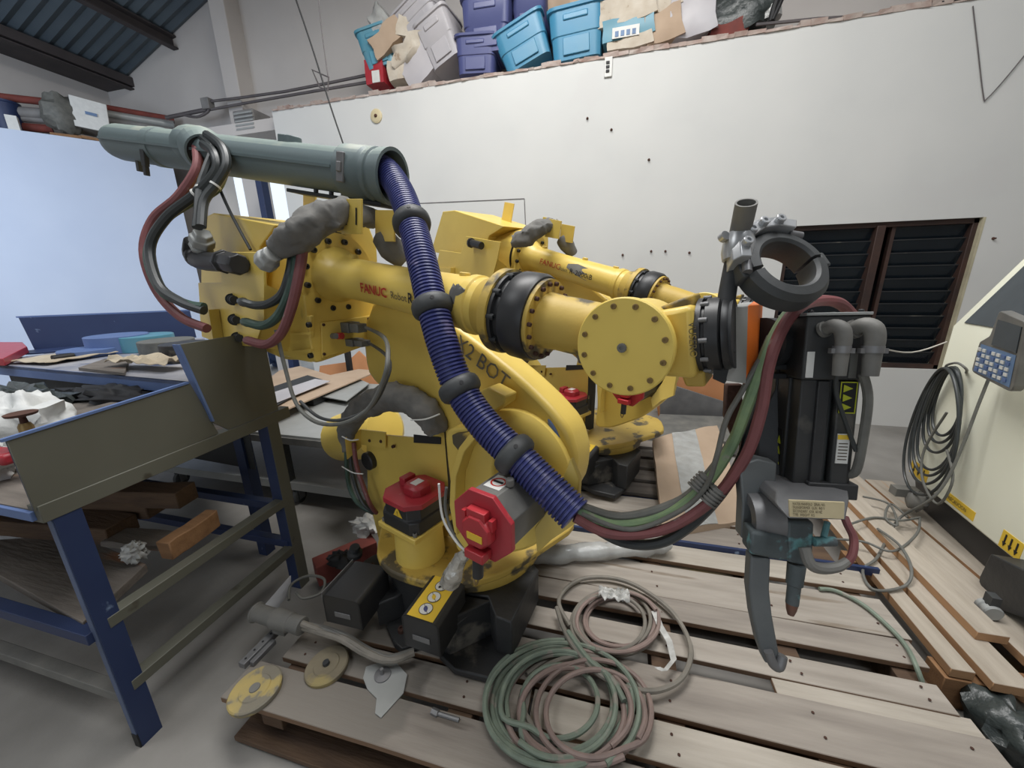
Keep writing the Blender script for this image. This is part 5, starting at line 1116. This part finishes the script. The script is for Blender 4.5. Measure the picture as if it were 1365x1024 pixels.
m = MB(); m.prism([Z(-40, 722, .53), Z(100, 712, .53), Z(195, 752, .53), Z(110, 830, .53), Z(-40, 745, .53)], (0, 0, -.035)); tagged(m, 'wide_slab', 'wood_grey', 'wide grey wooden slab at the front of the shelf under the blue workbench', 'slab', bevel=.003)
c = S5(180, 742, .56); m = MB(); m.ball(c + V((0, 0, .02)), .042, .036, .04, nz=.6, nf=9, seg=24, rings=16); tagged(m, 'crumpled_plastic', 'plastic_wrap', 'white crumpled plastic ball on the shelf under the blue workbench', 'plastic', ang=60)
# on the bench: bag, valve, sheets
m = MB(); m.box(Z(190, 545, .995), (.55, .34, .02)); tagged(m, 'brown_board', 'wood_grey', 'flat board lying on the near workbench behind its side panel', 'board', bevel=.002)
m = MB(); c = Z(30, 532, 1.0); m.ball(c, .30, .12, .07, nz=.8, nf=9, seg=30); tagged(m, 'dark_scrap', 'bag_black', 'dark heap of scrap behind the white bag on the workbench', 'scrap', ang=60)
m = MB(); c = Z(150, 528, 1.0); m.ball(c, .35, .10, .05, nz=.8, nf=9, seg=30); tagged(m, 'dark_scrap', 'ink', 'black tangled scrap under the front lip of the blue tray', 'scrap', ang=60)
c = Z(38, 572, 1.06); m = MB(); m.ball(c, .17, .12, .15, nz=.5, nf=6, seg=30, rings=20); tagged(m, 'white_bag', 'bag_white', 'big crumpled white plastic bag on the workbench at the left edge', 'bag', ang=70)
c = Z(2, 612, 1.03); m = MB(); m.ball(c - V((0.03, .08, 0)), .14, .10, .09, nz=.5, nf=6, seg=26, rings=16); tagged(m, 'white_bag', 'bag_white', 'lower crumpled white bag spilling forward below the red valve', 'bag', ang=70)
c = Z(40, 583, 1.12); vlv = thing('red_valve', 'red flanged valve with a round dark handwheel lying in the white bag', 'valve', c)
m = MB(); m.lathe(c, c + V((-.02, 0, 1)), [(-.03, .035), (-.01, .048), (0, .048), (.004, .035)], 24); m.build('flange', 'red', vlv)
m = MB(); m.box(c + V((-.05, -.05, -.05)), (.11, .06, .04)); m.build('body', 'red', vlv, bevel=.012)
m = MB(); m.lathe(c, c + V((-.02, 0, 1)), [(0, .025), (.012, .025), (.014, .019), (.04, .018), (.052, .013)], 16); m.build('bonnet', 'brass', vlv)
m = MB(); m.lathe(c + V((0, 0, .05)), c + V((-.02, 0, 1)), [(0, .010), (.02, .008), (.026, .014), (.028, .036), (.036, .039), (.038, .034), (.032, .014)], 24); m.build('handwheel', 'rust', vlv)
# far blue bench tray
z1 = 1.10; FL, FR = Z(-30, 484, z1), Z(300, 514, z1); BL, BR = Z(47, 468, z1), Z(262, 450, z1)
fb = thing('blue_tray_bench', 'second blue workbench with tray top and raised back panel, behind the nearest one', 'workbench', (FL + FR) / 2 - V((0, 0, z1)))
BL2 = BL; RR = V((-1.72, 1.42, z1))
tri_ = [FL, FR, V((BR.x + .1, BR.y, z1)), BL2, V((FL.x, BL2.y, z1))]
m = MB(); m.prism(tri_, (0, 0, -.02)); m.build('tray', 'tray_dusty', fb)
m = MB(); m.prism([FL + V((.1, .08, -.02)), FR + V((-.02, .08, -.02)), V((BR.x, BR.y - .1, z1 - .02)), BL2 + V((.1, -.1, -.02))], (0, 0, -.5)); m.build('lower_body', 'black_matte', fb)
m = MB(); d_ = (FR - FL); m.prism([FL, FR, FR + V((0, 0, -.07)), FL + V((0, 0, -.07))], V((0, .01, 0))); m.build('front_lip', 'blue_light', fb)
tL, tR = YP(38, 431, BL.y), None
hgt = .27
m = MB(); m.prism([BL, BR, BR + V((0, 0, hgt * .95)), BL + V((-.06, 0, hgt))], V((-.01, .004, 0))); m.build('back_panel', 'blue_paint', fb, bevel=.002)
m = MB(); m.prism([BL + V((-.06, 0, hgt)), BR + V((0, 0, hgt * .95)), BR + V((0, 0, hgt * .95 + .012)), BL + V((-.06, 0, hgt + .012))], V((-.03, .0, 0))); m.build('back_panel_lip', 'blue_light', fb)
for p in (FR + V((-.1, .1, 0)), BL, V((BR.x, BR.y, z1)), FL + V((.3, .1, 0))):
    m = MB(); m.box((p.x, p.y, z1 / 2 - .02), (.06, .06, z1 - .04)); m.build('leg', 'blue_paint', fb)
def disc(px, py, r, h_, mt, label, z_=z1, nz=.0, nm='wrapped_disc', group='discs on the blue tray bench'):
    c = Z(px, py, z_); m = MB(); m.lathe(c, c + V((0, 0, 1)), [(0, r * .97), (.005, r), (h_ - .004, r), (h_, r * .97)], 28)
    return tagged(m, nm, mt, label, 'disc', group=group)
disc(162, 468, .19, .13, 'blue_light', 'largest blue-wrapped disc in the middle of the blue tray')
disc(198, 466, .18, .12, 'bin_teal', 'pale blue-wrapped disc right of the largest one')
disc(122, 474, .17, .055, 'blue_light', 'low pale blue disc at the left of the wrapped discs')
disc(226, 470, .17, .10, 'hose_grey', 'dark disc with tan top behind the bench end panel')
disc(252, 480, .14, .12, 'cast_black', 'stack-like black disc partly hidden by the bench end panel')
m = MB(); m.prism([Z(104, 490, z1 + .02), Z(166, 497, z1 + .02), Z(172, 480, z1 + .02), Z(140, 478, z1 + .02)], (0, 0, -.018)); tagged(m, 'brown_board', 'wood_grey', 'thin brown board lying at the front of the blue tray', 'board', bevel=.002)
def shf(c, sx, sy, amp, fr):
    def f(u_, v_):
        p = V((c.x + (u_ - .5) * sx, c.y + (v_ - .5) * sy, c.z)); p.z += amp * (noise.noise(V((u_ * fr, v_ * fr, c.x))) + .8) + .01; return p
    return f
m = MB(); m.sheet(shf(Z(200, 488, z1 + .02), .50, .16, .045, 6), 20, 10); tagged(m, 'crumpled_cloth', 'cloth', 'crumpled cream cloth lying in front of the wrapped discs', 'cloth')
m = MB(); m.sheet(shf(Z(88, 478, z1 + .005), .40, .40, .012, 5), 14, 14); tagged(m, 'cream_rag', 'cloth', 'flat cream rag on the left part of the blue tray', 'cloth')
m = MB(); m.prism([Z(-20, 456, z1 + .06), Z(30, 456, z1 + .06), Z(36, 462, z1 + .06), Z(4, 478, z1 + .06), Z(-20, 478, z1 + .06)], (0, 0, -.05)); tagged(m, 'red_case', 'red', 'faded red flat case at the left edge on the blue tray', 'case', bevel=.004)
m = MB(); m.cyl(Z(70, 478, z1 + .03), Z(98, 474, z1 + .03), .022, seg=10); tagged(m, 'brass_tool', 'ink', 'small dark tool lying on the blue tray', 'tool')
m = MB(); c = Z(66, 468, z1 + .002); m.lathe(c, c + V((0, 0, 1)), [(0, .16), (.01, .16)], 24); tagged(m, 'flat_blue_lid', 'blue_paint', 'flat dark blue lid lying on the left of the tray', 'lid')
# ================================================================== WELD TABLE / CART behind
cart = thing('steel_cart', 'low grey steel cart on casters carrying cardboard and plates behind the robot', 'cart', (-2.2, 2.6, 0))
cz = .56; cy0, cy1, cx0, cx1 = 2.02, 3.35, -3.6, -1.15
m = MB(); m.box(((cx0 + cx1) / 2, (cy0 + cy1) / 2, cz - .012), (cx1 - cx0, cy1 - cy0, .024)); m.build('table_top', 'alu', cart, bevel=.002)
m = MB(); m.box(((cx0 + cx1) / 2, cy0 + .01, cz - .045), (cx1 - cx0, .04, .05)); m.build('apron', 'dusty_grey', cart)
for x in (-2.28, -1.25, -3.5):
    for y in (cy0 + .03, cy1 - .05):
        m = MB(); m.box((x, y, .33), (.05, .05, .42)); m.build('leg', 'black_matte', cart)
for y in (cy0 + .02, cy1 - .05):
    m = MB(); m.box(((cx0 + cx1) / 2, y, .15), (cx1 - cx0, .05, .06)); m.build('lower_rail', 'alu', cart)
m = MB(); m.box(((cx0 + cx1) / 2, (cy0 + cy1) / 2, .17), (cx1 - cx0, cy1 - cy0 - .1, .01)); m.build('lower_shelf', 'alu', cart)
for x, y in ((-2.22, cy0 + .03), (-1.3, cy0 + .03), (-3.4, cy0 + .03), (-2.22, cy1 - .05)):
    cs = V((x, y, .06)); m = MB(); m.lathe(cs - V((.018, 0, 0)), cs + V((1, 0, 0)), [(0, .05), (.004, .056), (.032, .056), (.036, .05)], 24); wv = m.build('caster', 'rubber', cart)
    m = MB(); m.box(cs + V((-.026, 0, .02)), (.004, .05, .08)); m.box(cs + V((.026, 0, .02)), (.004, .05, .08)); m.box(cs + V((0, 0, .062)), (.056, .05, .006)); m.build('fork', 'steel_dull', wv)
def flat(pts, z_, th, mt, label, nm, cat, group=None, bev=.001):
    m = MB(); m.prism([Z(x, y, z_) for x, y in pts], (0, 0, -th)); return tagged(m, nm, mt, label, cat, group=group, bevel=bev, seg=1)
flat([(352, 558), (462, 512), (505, 494), (478, 492), (440, 500), (400, 488), (372, 494), (345, 515)], cz + .09, .012, 'cardboard', 'large pale cardboard sheet with torn edge on the steel cart', 'cardboard_sheet', 'cardboard', group='cardboard on the steel cart')
flat([(355, 548), (430, 506), (410, 500), (350, 520)], cz + .11, .008, 'black_matte', 'thin black angled strip across the cardboard on the cart', 'black_strip', 'strip')
flat([(360, 540), (440, 508), (420, 505), (352, 527)], cz + .12, .006, 'bin_grey', 'narrow pale grey board lying on the cardboard sheet', 'grey_board', 'board')
for k, lb in enumerate(('lowest', 'second', 'third', 'topmost')):
    flat([(428, 528), (462, 534), (492, 511), (474, 503), (448, 508)], cz + .014 + .014 * k, .010, 'alu' if k % 2 else 'hose_grey', lb + ' flat grey plate of the small stack on the steel cart', 'steel_plate', 'plate', 'steel plates on the cart')
m = MB(); c = Z(420, 548, cz); m.box((c.x - .45, c.y + .28, cz + .035), (.7, .35, .06)); tagged(m, 'shadow_slab', 'black_matte', 'black slab standing in for the shadow under the cardboard on the steel cart', 'shadow')  # black slab put in as the shadow below the cardboard sheet
# cardboard leaning behind the cart and grey sheet metal near the far wall
def panel(pts, y, th, mt, label, nm, cat, group=None):
    m = MB(); m.prism([YP(px_, py_, yy) for (px_, py_, yy) in pts], (0, th, 0)); return tagged(m, nm, mt, label, cat, group=group, bevel=.002, seg=1)
panel([(425, 500, 3.7), (426, 488, 3.8), (462, 483, 3.8), (478, 468, 3.9), (533, 520, 3.9), (540, 560, 3.7), (430, 560, 3.6)], 0, .02, 'cardboard_orange', 'orange-brown cardboard panel standing behind the steel cart', 'cardboard_board', 'cardboard')
m = MB(); m.box(YP(466, 490, 3.65), (.05, .05, 1.1)); tagged(m, 'dark_post', 'ink', 'dark upright post in front of the orange cardboard', 'post')
panel([(560, 350, 4.62), (610, 352, 4.62), (640, 420, 4.62), (560, 420, 4.62)], 0, .045, 'cardboard_orange', 'orange-brown board showing between the blue hose and the far robot box', 'wooden_board', 'board')
panel([(870, 502, 4.5), (965, 500, 4.5), (970, 572, 4.5), (880, 572, 4.5)], 0, .02, 'cardboard_orange', 'brown cardboard leaning on the back wall right of the far robot', 'cardboard_board', 'cardboard')
panel([(880, 520, 4.3), (892, 512, 4.3), (972, 538, 4.3), (972, 582, 4.3), (880, 582, 4.3)], 0, .03, 'steel_dull', 'grey steel sheet slanting in front of the brown cardboard', 'steel_sheet', 'sheet')
flat([(860, 580), (880, 552), (985, 556), (985, 590)], .15, .12, 'dusty_grey', 'low dark grey slab lying behind the wrapped carton', 'grey_slab', 'slab')
# wrapped flat carton with film
q0, q1, q2, q3 = Z(872, 583, .34), Z(960, 566, .36), Z(992, 640, .27), Z(985, 700, .20)
def cw(u_, v_):
    A0, A1, A2, A3 = Z(870, 586, .33), Z(956, 566, .35), Z(996, 692, .21), Z(884, 712, .21)
    p = (A0 * (1 - u_) + A1 * u_) * (1 - v_) + (A3 * (1 - u_) + A2 * u_) * v_; p.z += .02 * noise.noise(p * 5); return p
m = MB(); m.sheet(cw, 14, 14, th=.05); t = tagged(m, 'wrapped_carton', 'cardboard', 'pale brown carton wrapped in clear film leaning behind the gun hoses', 'carton')
m = MB(); m.sheet(lambda u_, v_: cw(.28 + u_ * .36, v_) + V((0, 0, .006)), 8, 12, th=.002); m.build('grey_band', 'film', t)
c0, c1 = Z(700, 742, .22), Z(880, 728, .23)
m = MB(); m.tube([c0, c0.lerp(c1, .3), c0.lerp(c1, .7), c1 + V((0, 0, .01)), c1 + (c1 - c0) * .06], [.04, .05, .045, .05, .03], 14, 8)
for v in m.bm.verts: v.co += noise.noise_vector(v.co * 18) * .014
tagged(m, 'film_roll', 'film', 'long roll of crumpled clear plastic film lying behind the robot base', 'film', ang=60)

# ================================================================== CONTROLLER CABINET
zc = .34
A0, B0 = Z(1213, 633, zc), Z(1364, 757, zc); fd = (B0 - A0).normalized(); fnm = V((fd.y, -fd.x, 0))
if fnm.dot(CAM - A0) < 0: fnm = -fnm
cb = thing('robot_controller', 'white robot controller cabinet with sloping dark console, at the right edge', 'cabinet', V((A0.x, A0.y, 0)))
up_ = V((0, 0, 1))
def FP(px, py, off=0.0):
    """pixel on the cabinet's front face plane moved off metres outwards"""
    d = ray(px, py); P0 = A0 + fnm * off; t = (P0 - CAM).dot(fnm) / d.dot(fnm); return CAM + d * t
hk = FP(1279, 436); W_ = 1.25; dpt = .55
zk = hk.z; zt_ = zk + .36; sl = .20
prof = [(0, zc), (0, zk), (-sl, zt_), (-dpt, zt_), (-dpt, zc)]
def cpt(s, o, z_): return V((A0.x, A0.y, 0)) + fd * s + fnm * o + up_ * z_
m = MB(); m.prism([cpt(0, o, z_) for o, z_ in prof], fd * W_); m.build('body', 'cabinet', cb, bevel=.01)
sn = V((0, 0, 0)) + (fnm * (zt_ - zk) + up_ * sl).normalized()
def slp(s, t, off=0): return cpt(s, -sl * t, zk + (zt_ - zk) * t) + sn * off
m = MB(); m.prism([slp(.07, .06, .002), slp(W_ - .05, .06, .002), slp(W_ - .05, .93, .002), slp(.07, .93, .002)], sn * .006); m.build('console_window', 'screen_dark', cb, bevel=.002)
m = MB(); m.prism([cpt(0, -.02, zc), cpt(W_, -.02, zc), cpt(W_, -.05, .16), cpt(0.03, -.05, .16)], -fnm * .4); m.build('plinth', 'black', cb, bevel=.01)
for (x0, y0, x1, y1, txt) in ((1215, 617, 1235, 640, 1), (1260, 660, 1298, 688, 0), (1334, 716, 1358, 746, 1)):
    c = FP((x0 + x1) / 2, (y0 + y1) / 2, .001); wv = abs((FP(x1, y1) - FP(x0, y0)).dot(fd)); hh = .085 if txt else .05
    c.z = max(c.z, zc + hh / 2 + .01)
    m = MB(); m.box(c, (wv, .002, hh), ax=(fd, fnm, up_)); lb_ = m.build('hazard_label', 'label_yellow', cb)
    if txt:
        for k in (-1, 0, 1):
            cc = c + fd * (k * wv * .28) + fnm * .002
            m = MB(); m.prism([cc + up_ * .03 - fd * .004, cc + up_ * .03 + fd * .004, cc + fd * .004 - up_ * .008, cc + fd * .010 - up_ * .008, cc - up_ * .03, cc - fd * .010 - up_ * .008, cc - fd * .004 - up_ * .008], fnm * .001); m.build('arrow', 'ink', lb_)
    else: text('PRECAUCION', .03, c - fd * wv * .45 - up_ * .01 + fnm * .002, fd, up_, 'ink_brown', lb_, sx=.8)
m = MB(); hkp = FP(1277, 500, .0); hc_ = FP(1272, 488, .02); m.tube([FP(1262, 492, 0), FP(1262, 487, .05), FP(1276, 484, .07), FP(1288, 492, .05), FP(1288, 497, 0)], .006, 8, 4); m.build('cable_hook', 'dusty_grey', cb)
# teach pendant
tp_ = thing('teach_pendant', 'grey teach pendant with rows of blue keys hanging on the cabinet front', 'control pendant', FP(1345, 480, .08))
ce = FP(1348, 478, .10); tx = (FP(1362, 500, .10) - FP(1322, 484, .10)); tx.z = tx.z * .6; tx = (fd * .96 - up_ * .02).normalized(); ty = (up_ * .85 + fd * .1 - fnm * .35).normalized(); ty = (ty - tx * ty.dot(tx)).normalized(); tn = tx.cross(ty)
if tn.dot(CAM - ce) < 0: tn = -tn
ce = FP(1312, 494, .09); tx = FP(1356, 511, .10) - ce; ty = FP(1341, 428, .12) - ce; tx.normalize(); ty = (ty - tx * ty.dot(tx)).normalized(); tn = tx.cross(ty)
if tn.dot(CAM - ce) < 0: tn = -tn
def tpp(x, y, o=0): return ce + tx * x + ty * y + tn * o
m = MB(); m.prism(smoothpoly([tpp(-.02, -.01), tpp(.26, -.03), tpp(.26, .27), tpp(.09, .30), tpp(.06, .18), tpp(-.0, .14)], .12, 3), tn * .035); m.build('case', 'dusty_grey', tp_, bevel=.004)
m = MB(); m.prism([tpp(.09, .145, .036), tpp(.24, .14, .036), tpp(.24, .25, .036), tpp(.10, .26, .036)], tn * .003); m.build('screen', 'screen_dark', tp_)
m = MB(); m.prism([tpp(.0, .0, .036), tpp(.24, -.01, .036), tpp(.24, .13, .036), tpp(.02, .135, .036)], tn * .001); m.build('keypad', 'key_blue', tp_)
for i in range(7):
    for j in range(5):
        m = MB(); m.box(tpp(.022 + i * .031, .014 + j * .024, .039), (.020, .014, .004), ax=(tx, ty, tn)); m.build('key', 'label_white' if (i + j) % 3 else 'blue_light', tp_)
m = MB(); m.tube([tpp(.03, .14, .0), tpp(.01, .18, -.02), tpp(.03, .23, -.02)], .014, 10, 4); m.build('grip', 'black', tp_)
# dolly with caster under the cabinet
dl = thing('cabinet_dolly', 'black cast dolly foot with a caster under the cabinet corner', 'dolly', Z(1340, 800, DK))
m = MB(); m.prism([FP(1306, 768, .06), FP(1320, 738, .1), FP(1365, 760, .1), FP(1440, 800, .1), FP(1440, 850, .1), FP(1330, 812, .1), FP(1302, 796, .06)], -fnm * .12); m.build('foot', 'cast_black', dl, bevel=.006)
c = Z(1318, 812, DK + .035); m = MB(); m.lathe(c - fd * .03, c + fd, [(0, .028), (.005, .033), (.022, .033), (.026, .028), (.034, .028), (.038, .033), (.055, .033), (.06, .028)], 20); m.build('caster', 'alu', dl)
m = MB(); m.box(c + up_ * .045, (.04, .03, .05), ax=(fd, fnm, up_)); m.build('caster_stem', 'rubber', dl)
m = MB(); m.ball(Z(1222, 668, .27), .05, .05, .06, nz=.3); m.box(Z(1206, 655, .30), (.12, .06, .05)); t = tagged(m, 'plug_head', 'dusty_grey', 'grey round plug at the end of the cable under the cabinet corner', 'plug')
# pendant cable coil hanging on the hook
coil = thing('pendant_cable', 'black cable coil hanging from the hook on the cabinet front', 'cable', FP(1268, 560, .05))
for k in range(7):
    w1, h1 = 17 + k * 2.6 + random.uniform(-1, 1), 50 + k * 7 + random.uniform(-3, 3); cx_, cy_ = 1272 - k * 2.2, 488 + h1 * .95; pts = []
    for i in range(14):
        t = 2 * PI * i / 14; x_ = cx_ + w1 * math.sin(t) * (1 - .25 * math.cos(t)) - (h1 * (1 - math.cos(t)) * .16); y_ = cy_ - h1 * math.cos(t) * .92; pts.append(FP(x_, y_, .03 + .008 * k + .01 * math.sin(t + k)))
    m = MB(); m.tube(pts, .0075, 8, 5, closed=True); m.build('cable_loop', 'hose_black', coil)
m = MB(); m.tube([FP(1320, 500, .05), FP(1304, 540, .07), FP(1285, 590, .09), FP(1262, 640, .12), FP(1238, 668, .16), Z(1200, 690, .24), Z(1182, 720, .2), Z(1168, 745, .2), Z(1150, 760, .19), Z(1164, 786, .19), Z(1205, 782, .2), Z(1215, 760, .24), Z(1200, 728, .26), Z(1170, 705, .24)], .0065, 8, 6); m.build('cable_tail', 'hose_grey', coil)
m = MB(); m.tube([FP(1262, 550, .07), FP(1232, 600, .08), FP(1230, 640, .1), FP(1250, 672, .1), FP(1270, 640, .1), FP(1262, 600, .09)], .006, 8, 6); m.build('cable_tail', 'hose_grey', coil)
for i, (pts, lb) in enumerate((([(1130, 700), (1165, 690), (1200, 694), (1225, 690)], 'thin grey cable lying straight across the boards towards the plug'), ([(1100, 718), (1150, 722), (1190, 735), (1222, 712), (1226, 690)], 'grey cable bowing over the orange board edge'), ([(1150, 662), (1185, 672), (1196, 700), (1180, 690), (1188, 672), (1210, 690)], 'grey cable with a small loop near the plug'))):
    m = MB(); m.tube([Z(x_, y_, .24 if i != 1 else .235) for x_, y_ in pts], .006, 8, 6); tagged(m, 'floor_cable', 'hose_grey', lb, 'cable')

# ================================================================== COILED HOSES on the deck
def loops(cx_, cy_, rx_, ry_, nl, mt, label, nm, r_=.0085, seed=1, z0=DK + .012, spread=.16, tail=None, cat='hose', group='hose coils on the plank deck'):
    rnd = random.Random(seed); pts = []; per = 14
    ph = rnd.uniform(0, 6); ox = oy = 0
    for k in range(nl):
        s = 1 + rnd.uniform(-spread, spread); nx_, ny_ = rnd.uniform(-1, 1) * rx_ * .12, rnd.uniform(-1, 1) * ry_ * .12
        for i in range(per):
            f = i / per; t = ph + 2 * PI * f; ss = s; x_ = cx_ + (ox * (1 - f) + nx_ * f) + rx_ * ss * math.cos(t); y_ = cy_ + (oy * (1 - f) + ny_ * f) + ry_ * ss * math.sin(t)
            pts.append(Z(x_, y_, z0 + .010 * k + .008 * math.sin(3 * t + k)))
        ox, oy = nx_, ny_
    if tail: pts += [Z(x_, y_, z_) for x_, y_, z_ in tail]
    m = MB(); m.tube(pts, r_, 8, 4); return tagged(m, nm, mt, label, cat, group=group)
loops(752, 942, 88, 74, 4, 'coil_green', 'green hose wound widest in the near coil at the bottom of the deck', 'hose_coil', .0095, 3)
loops(768, 945, 80, 70, 3, 'coil_brown', 'reddish brown hose wound through the near coil', 'hose_coil', .0095, 8, z0=DK + .022)
loops(745, 940, 66, 62, 3, 'coil_green', 'green hose making the tighter inner loops of the near coil', 'hose_coil', .009, 12, z0=DK + .03, spread=.22)
loops(790, 950, 72, 66, 2, 'coil_brown', 'brown hose at the right rim of the near coil', 'hose_coil', .009, 21, z0=DK + .04)
loops(770, 935, 76, 60, 2, 'coil_grey', 'grey hose strand buried in the near coil', 'hose_coil', .009, 5, z0=DK + .016)
loops(828, 828, 52, 38, 4, 'coil_brown', 'tight brown-grey inner hose coil bound with plastic film', 'hose_coil', .008, 31)
loops(818, 832, 56, 44, 3, 'coil_grey', 'grey hose loops around the tight inner coil', 'hose_coil', .008, 44, z0=DK + .02)
big = [(760, 835), (745, 800), (770, 774), (810, 770), (850, 782), (895, 815), (920, 860), (912, 900), (880, 920), (840, 918), (800, 900), (770, 870), (752, 840), (742, 810)]
m = MB(); m.tube([Z(x_, y_, DK + .02 + .03 * i / 14) for i, (x_, y_) in enumerate(big)], .0095, 8, 6); tagged(m, 'hose_coil', 'coil_grey', 'single wide grey hose loop sweeping right round the far coil', 'hose', group='hose coils on the plank deck')
m = MB(); m.tube([Z(x_, y_, DK + .05) for x_, y_ in ((757, 842), (785, 880), (815, 905), (832, 935))], .0105, 8, 6); tagged(m, 'hose_end', 'coil_green', 'loose green hose end lying across both coils', 'hose')
m = MB(); m.sheet(shf(Z(818, 800, DK + .055), .13, .06, .03, 7), 14, 8, th=.002); tagged(m, 'film_wrap', 'plastic_wrap', 'clear plastic film wrapped over the top of the far hose coil', 'film', ang=60)
m = MB(); sp_ = [(872, 815), (880, 835), (892, 855), (898, 880), (886, 895), (876, 890)]
m.loft([[Z(x_ - 4, y_, DK + .04), Z(x_ + 4, y_ - 1, DK + .045), Z(x_ + 4, y_ - 1, DK + .042), Z(x_ - 4, y_, DK + .037)] for x_, y_ in sp_]); tagged(m, 'plastic_strip', 'plastic_wrap', 'twisted strip of clear film trailing off the far hose coil', 'film')
m = MB(); m.tube([Z(x_, y_, DK + .012 if i < 6 else .12) for i, (x_, y_) in enumerate(((1092, 785), (1115, 788), (1150, 806), (1185, 836), (1208, 862), (1222, 890), (1236, 930)))], .0085, 8, 6); tagged(m, 'green_hose', 'coil_green', 'single green hose running right over the planks below the welding gun', 'hose')

# ================================================================== LOOSE PARTS at the front left of the deck
def whl(px, py, r_, label, knob, mt):
    c = Z(px, py, DK + .001); m = MB(); ax_ = V((-.06, -.05, 1)).normalized()
    m.lathe(c, c + ax_, [(0, r_ * .97), (.006, r_), (.018, r_), (.022, r_ * .95), (.020, r_ * .6), (.024, r_ * .56), (.022, r_ * .2)], 40)
    t = tagged(m, 'round_cover', mt, label, 'cover', group='round cast covers on the deck')
    m = MB(); m.lathe(c, c + ax_, [(.02, r_ * (.16 if knob else .22)), (.034 if knob else .026, r_ * (.15 if knob else .2))], 16); m.build('hub', 'black_matte' if knob else 'dusty_grey', t)
whl(342, 923, .086, 'round yellow cast cover with worn grey face, leftmost on the deck edge', False, 'wheel_yellow')
whl(437, 891, .078, 'dusty brown round cover with a black centre knob beside the yellow one', True, 'wheel_dirty')
c = Z(514, 900, DK + .008); t = thing('mounting_plate', 'small bare metal plate with a round hub and pointed tail on the planks', 'plate', c)
m = MB(); pts = [Z(x_, y_, DK + .006) for x_, y_ in ((484, 905), (488, 890), (510, 882), (528, 884), (543, 900), (538, 925), (508, 958), (500, 952), (502, 932), (490, 920))]; m.prism(pts, (0, 0, .004)); m.build('plate', 'alu', t, bevel=.001)
c = Z(510, 900, DK + .01); m = MB(); m.lathe(c, c + V((0, 0, 1)), [(0, .030), (.004, .030), (.005, .024), (.008, .008), (.03, .006)], 24); m.build('hub', 'steel_dull', t)
# heavy connector with cables
cn = thing('cable_connector', 'dusty grey heavy connector with four cables lying beside the base covers', 'connector', Z(375, 850, DK))
a0_, a1_ = Z(340, 816, DK + .09), Z(400, 834, DK + .09); dl_ = (a1_ - a0_).length
m = MB(); m.lathe(a0_, a1_, [(0, .036), (.006, .040), (.012, .040), (.014, .034), (dl_ * .45, .034), (dl_ * .46, .04), (dl_ * .8, .038), (dl_ * .82, .032), (dl_, .034), (dl_ + .012, .034), (dl_ + .014, .026)], 20); m.box(a0_.lerp(a1_, .62) + V((0, 0, -.02)), (.06, .06, .05)); m.build('shell', 'dusty_grey', cn, bevel=.002)
for i in range(4):
    o_x, o_y = (i - 1.5) * 3, (i % 2) * 5
    m = MB(); m.tube([a1_ + V((0, 0, .01 * (i - 1.5))), Z(428 + o_x, 838 + o_y, DK + .09), Z(458 + o_x, 848 + o_y, DK + .09), Z(488 + o_x, 866 + o_y, DK + .06), Z(518 + o_x, 878 + o_y * .5, DK + .05), Z(552, 868 + o_y * .4, DK + .05)], .0125, 8, 5); m.build('cable', 'coil_grey' if i % 2 else 'dusty_grey', cn)
m = MB(); m.tube([Z(385, 800, DK + .09), Z(388, 780, DK + .1), Z(410, 768, DK + .1), Z(432, 772, DK + .1), Z(428, 790, DK + .09), Z(405, 798, DK + .1), Z(395, 790, DK + .11)], .006, 8, 5); m.build('thin_cable', 'hose_grey', cn)
m = MB(); m.prism([Z(348, 812, DK + .05), Z(386, 768, DK + .10), Z(386, 790, DK + .04), Z(352, 830, DK + .01)], (.004, .004, 0)); m.build('bracket', 'steel_dull', cn)
m = MB(); pA, pB = Z(322, 888, DK + .02), Z(372, 838, DK + .02); beamd = (pB - pA).normalized(); m.box((pA + pB) / 2, ((pB - pA).length, .03, .025), ax=(beamd, V((-beamd.y, beamd.x, 0)), V((0, 0, 1)))); m.box((pA + pB) / 2 + V((.025, -.015, -.006)), ((pB - pA).length * .6, .02, .02), ax=(beamd, V((-beamd.y, beamd.x, 0)), V((0, 0, 1)))); t = tagged(m, 'metal_channel', 'steel_dull', 'short drilled metal channel lying beside the leftmost yellow cover', 'bar', bevel=.002)
for k in range(4): bolt(pA.lerp(pB, .12 + .22 * k) + V((0, 0, .0125)), (0, 0, 1), .004, .002, 'ink', t, 'hole')
m = MB(); m.box(Z(462, 745, .10), (.32, .10, .12), ax=(V((.6, .8, 0)), V((-.8, .6, 0)), V((0, 0, 1)))); tagged(m, 'wood_block', 'pipe_rust', 'brown-red timber block behind the left base cover of the near robot', 'block', bevel=.004)
m = MB(); c = Z(455, 745, .2); m.ball(c, .07, .05, .03, nz=.7, nf=9, seg=20); tagged(m, 'dirt_clump', 'ink', 'black greasy clump beside the left base cover', 'clump', ang=60)
m = MB(); c = Z(490, 700, .2); m.ball(c, .10, .06, .05, nz=.7, nf=7, seg=24); tagged(m, 'crumpled_bag', 'plastic_wrap', 'small crumpled white bag left of the upright base motor', 'bag', ang=60)
m = MB(); m.cyl(Z(580, 950, DK + .008), Z(612, 960, DK + .008), .007, seg=8); m.cyl(Z(576, 948, DK + .008), Z(584, 952, DK + .008), .012, seg=6); tagged(m, 'loose_fitting', 'steel_dull', 'small metal fitting lying in the gap between front planks', 'fitting')
m = MB(); c = Z(1338, 985, .0); m.ball(c + V((0, 0, .06)), .10, .12, .09, nz=.5, nf=6, seg=24); tagged(m, 'dark_bag', 'bag_black', 'dark plastic bag on the floor at the bottom right corner', 'bag', ang=60)
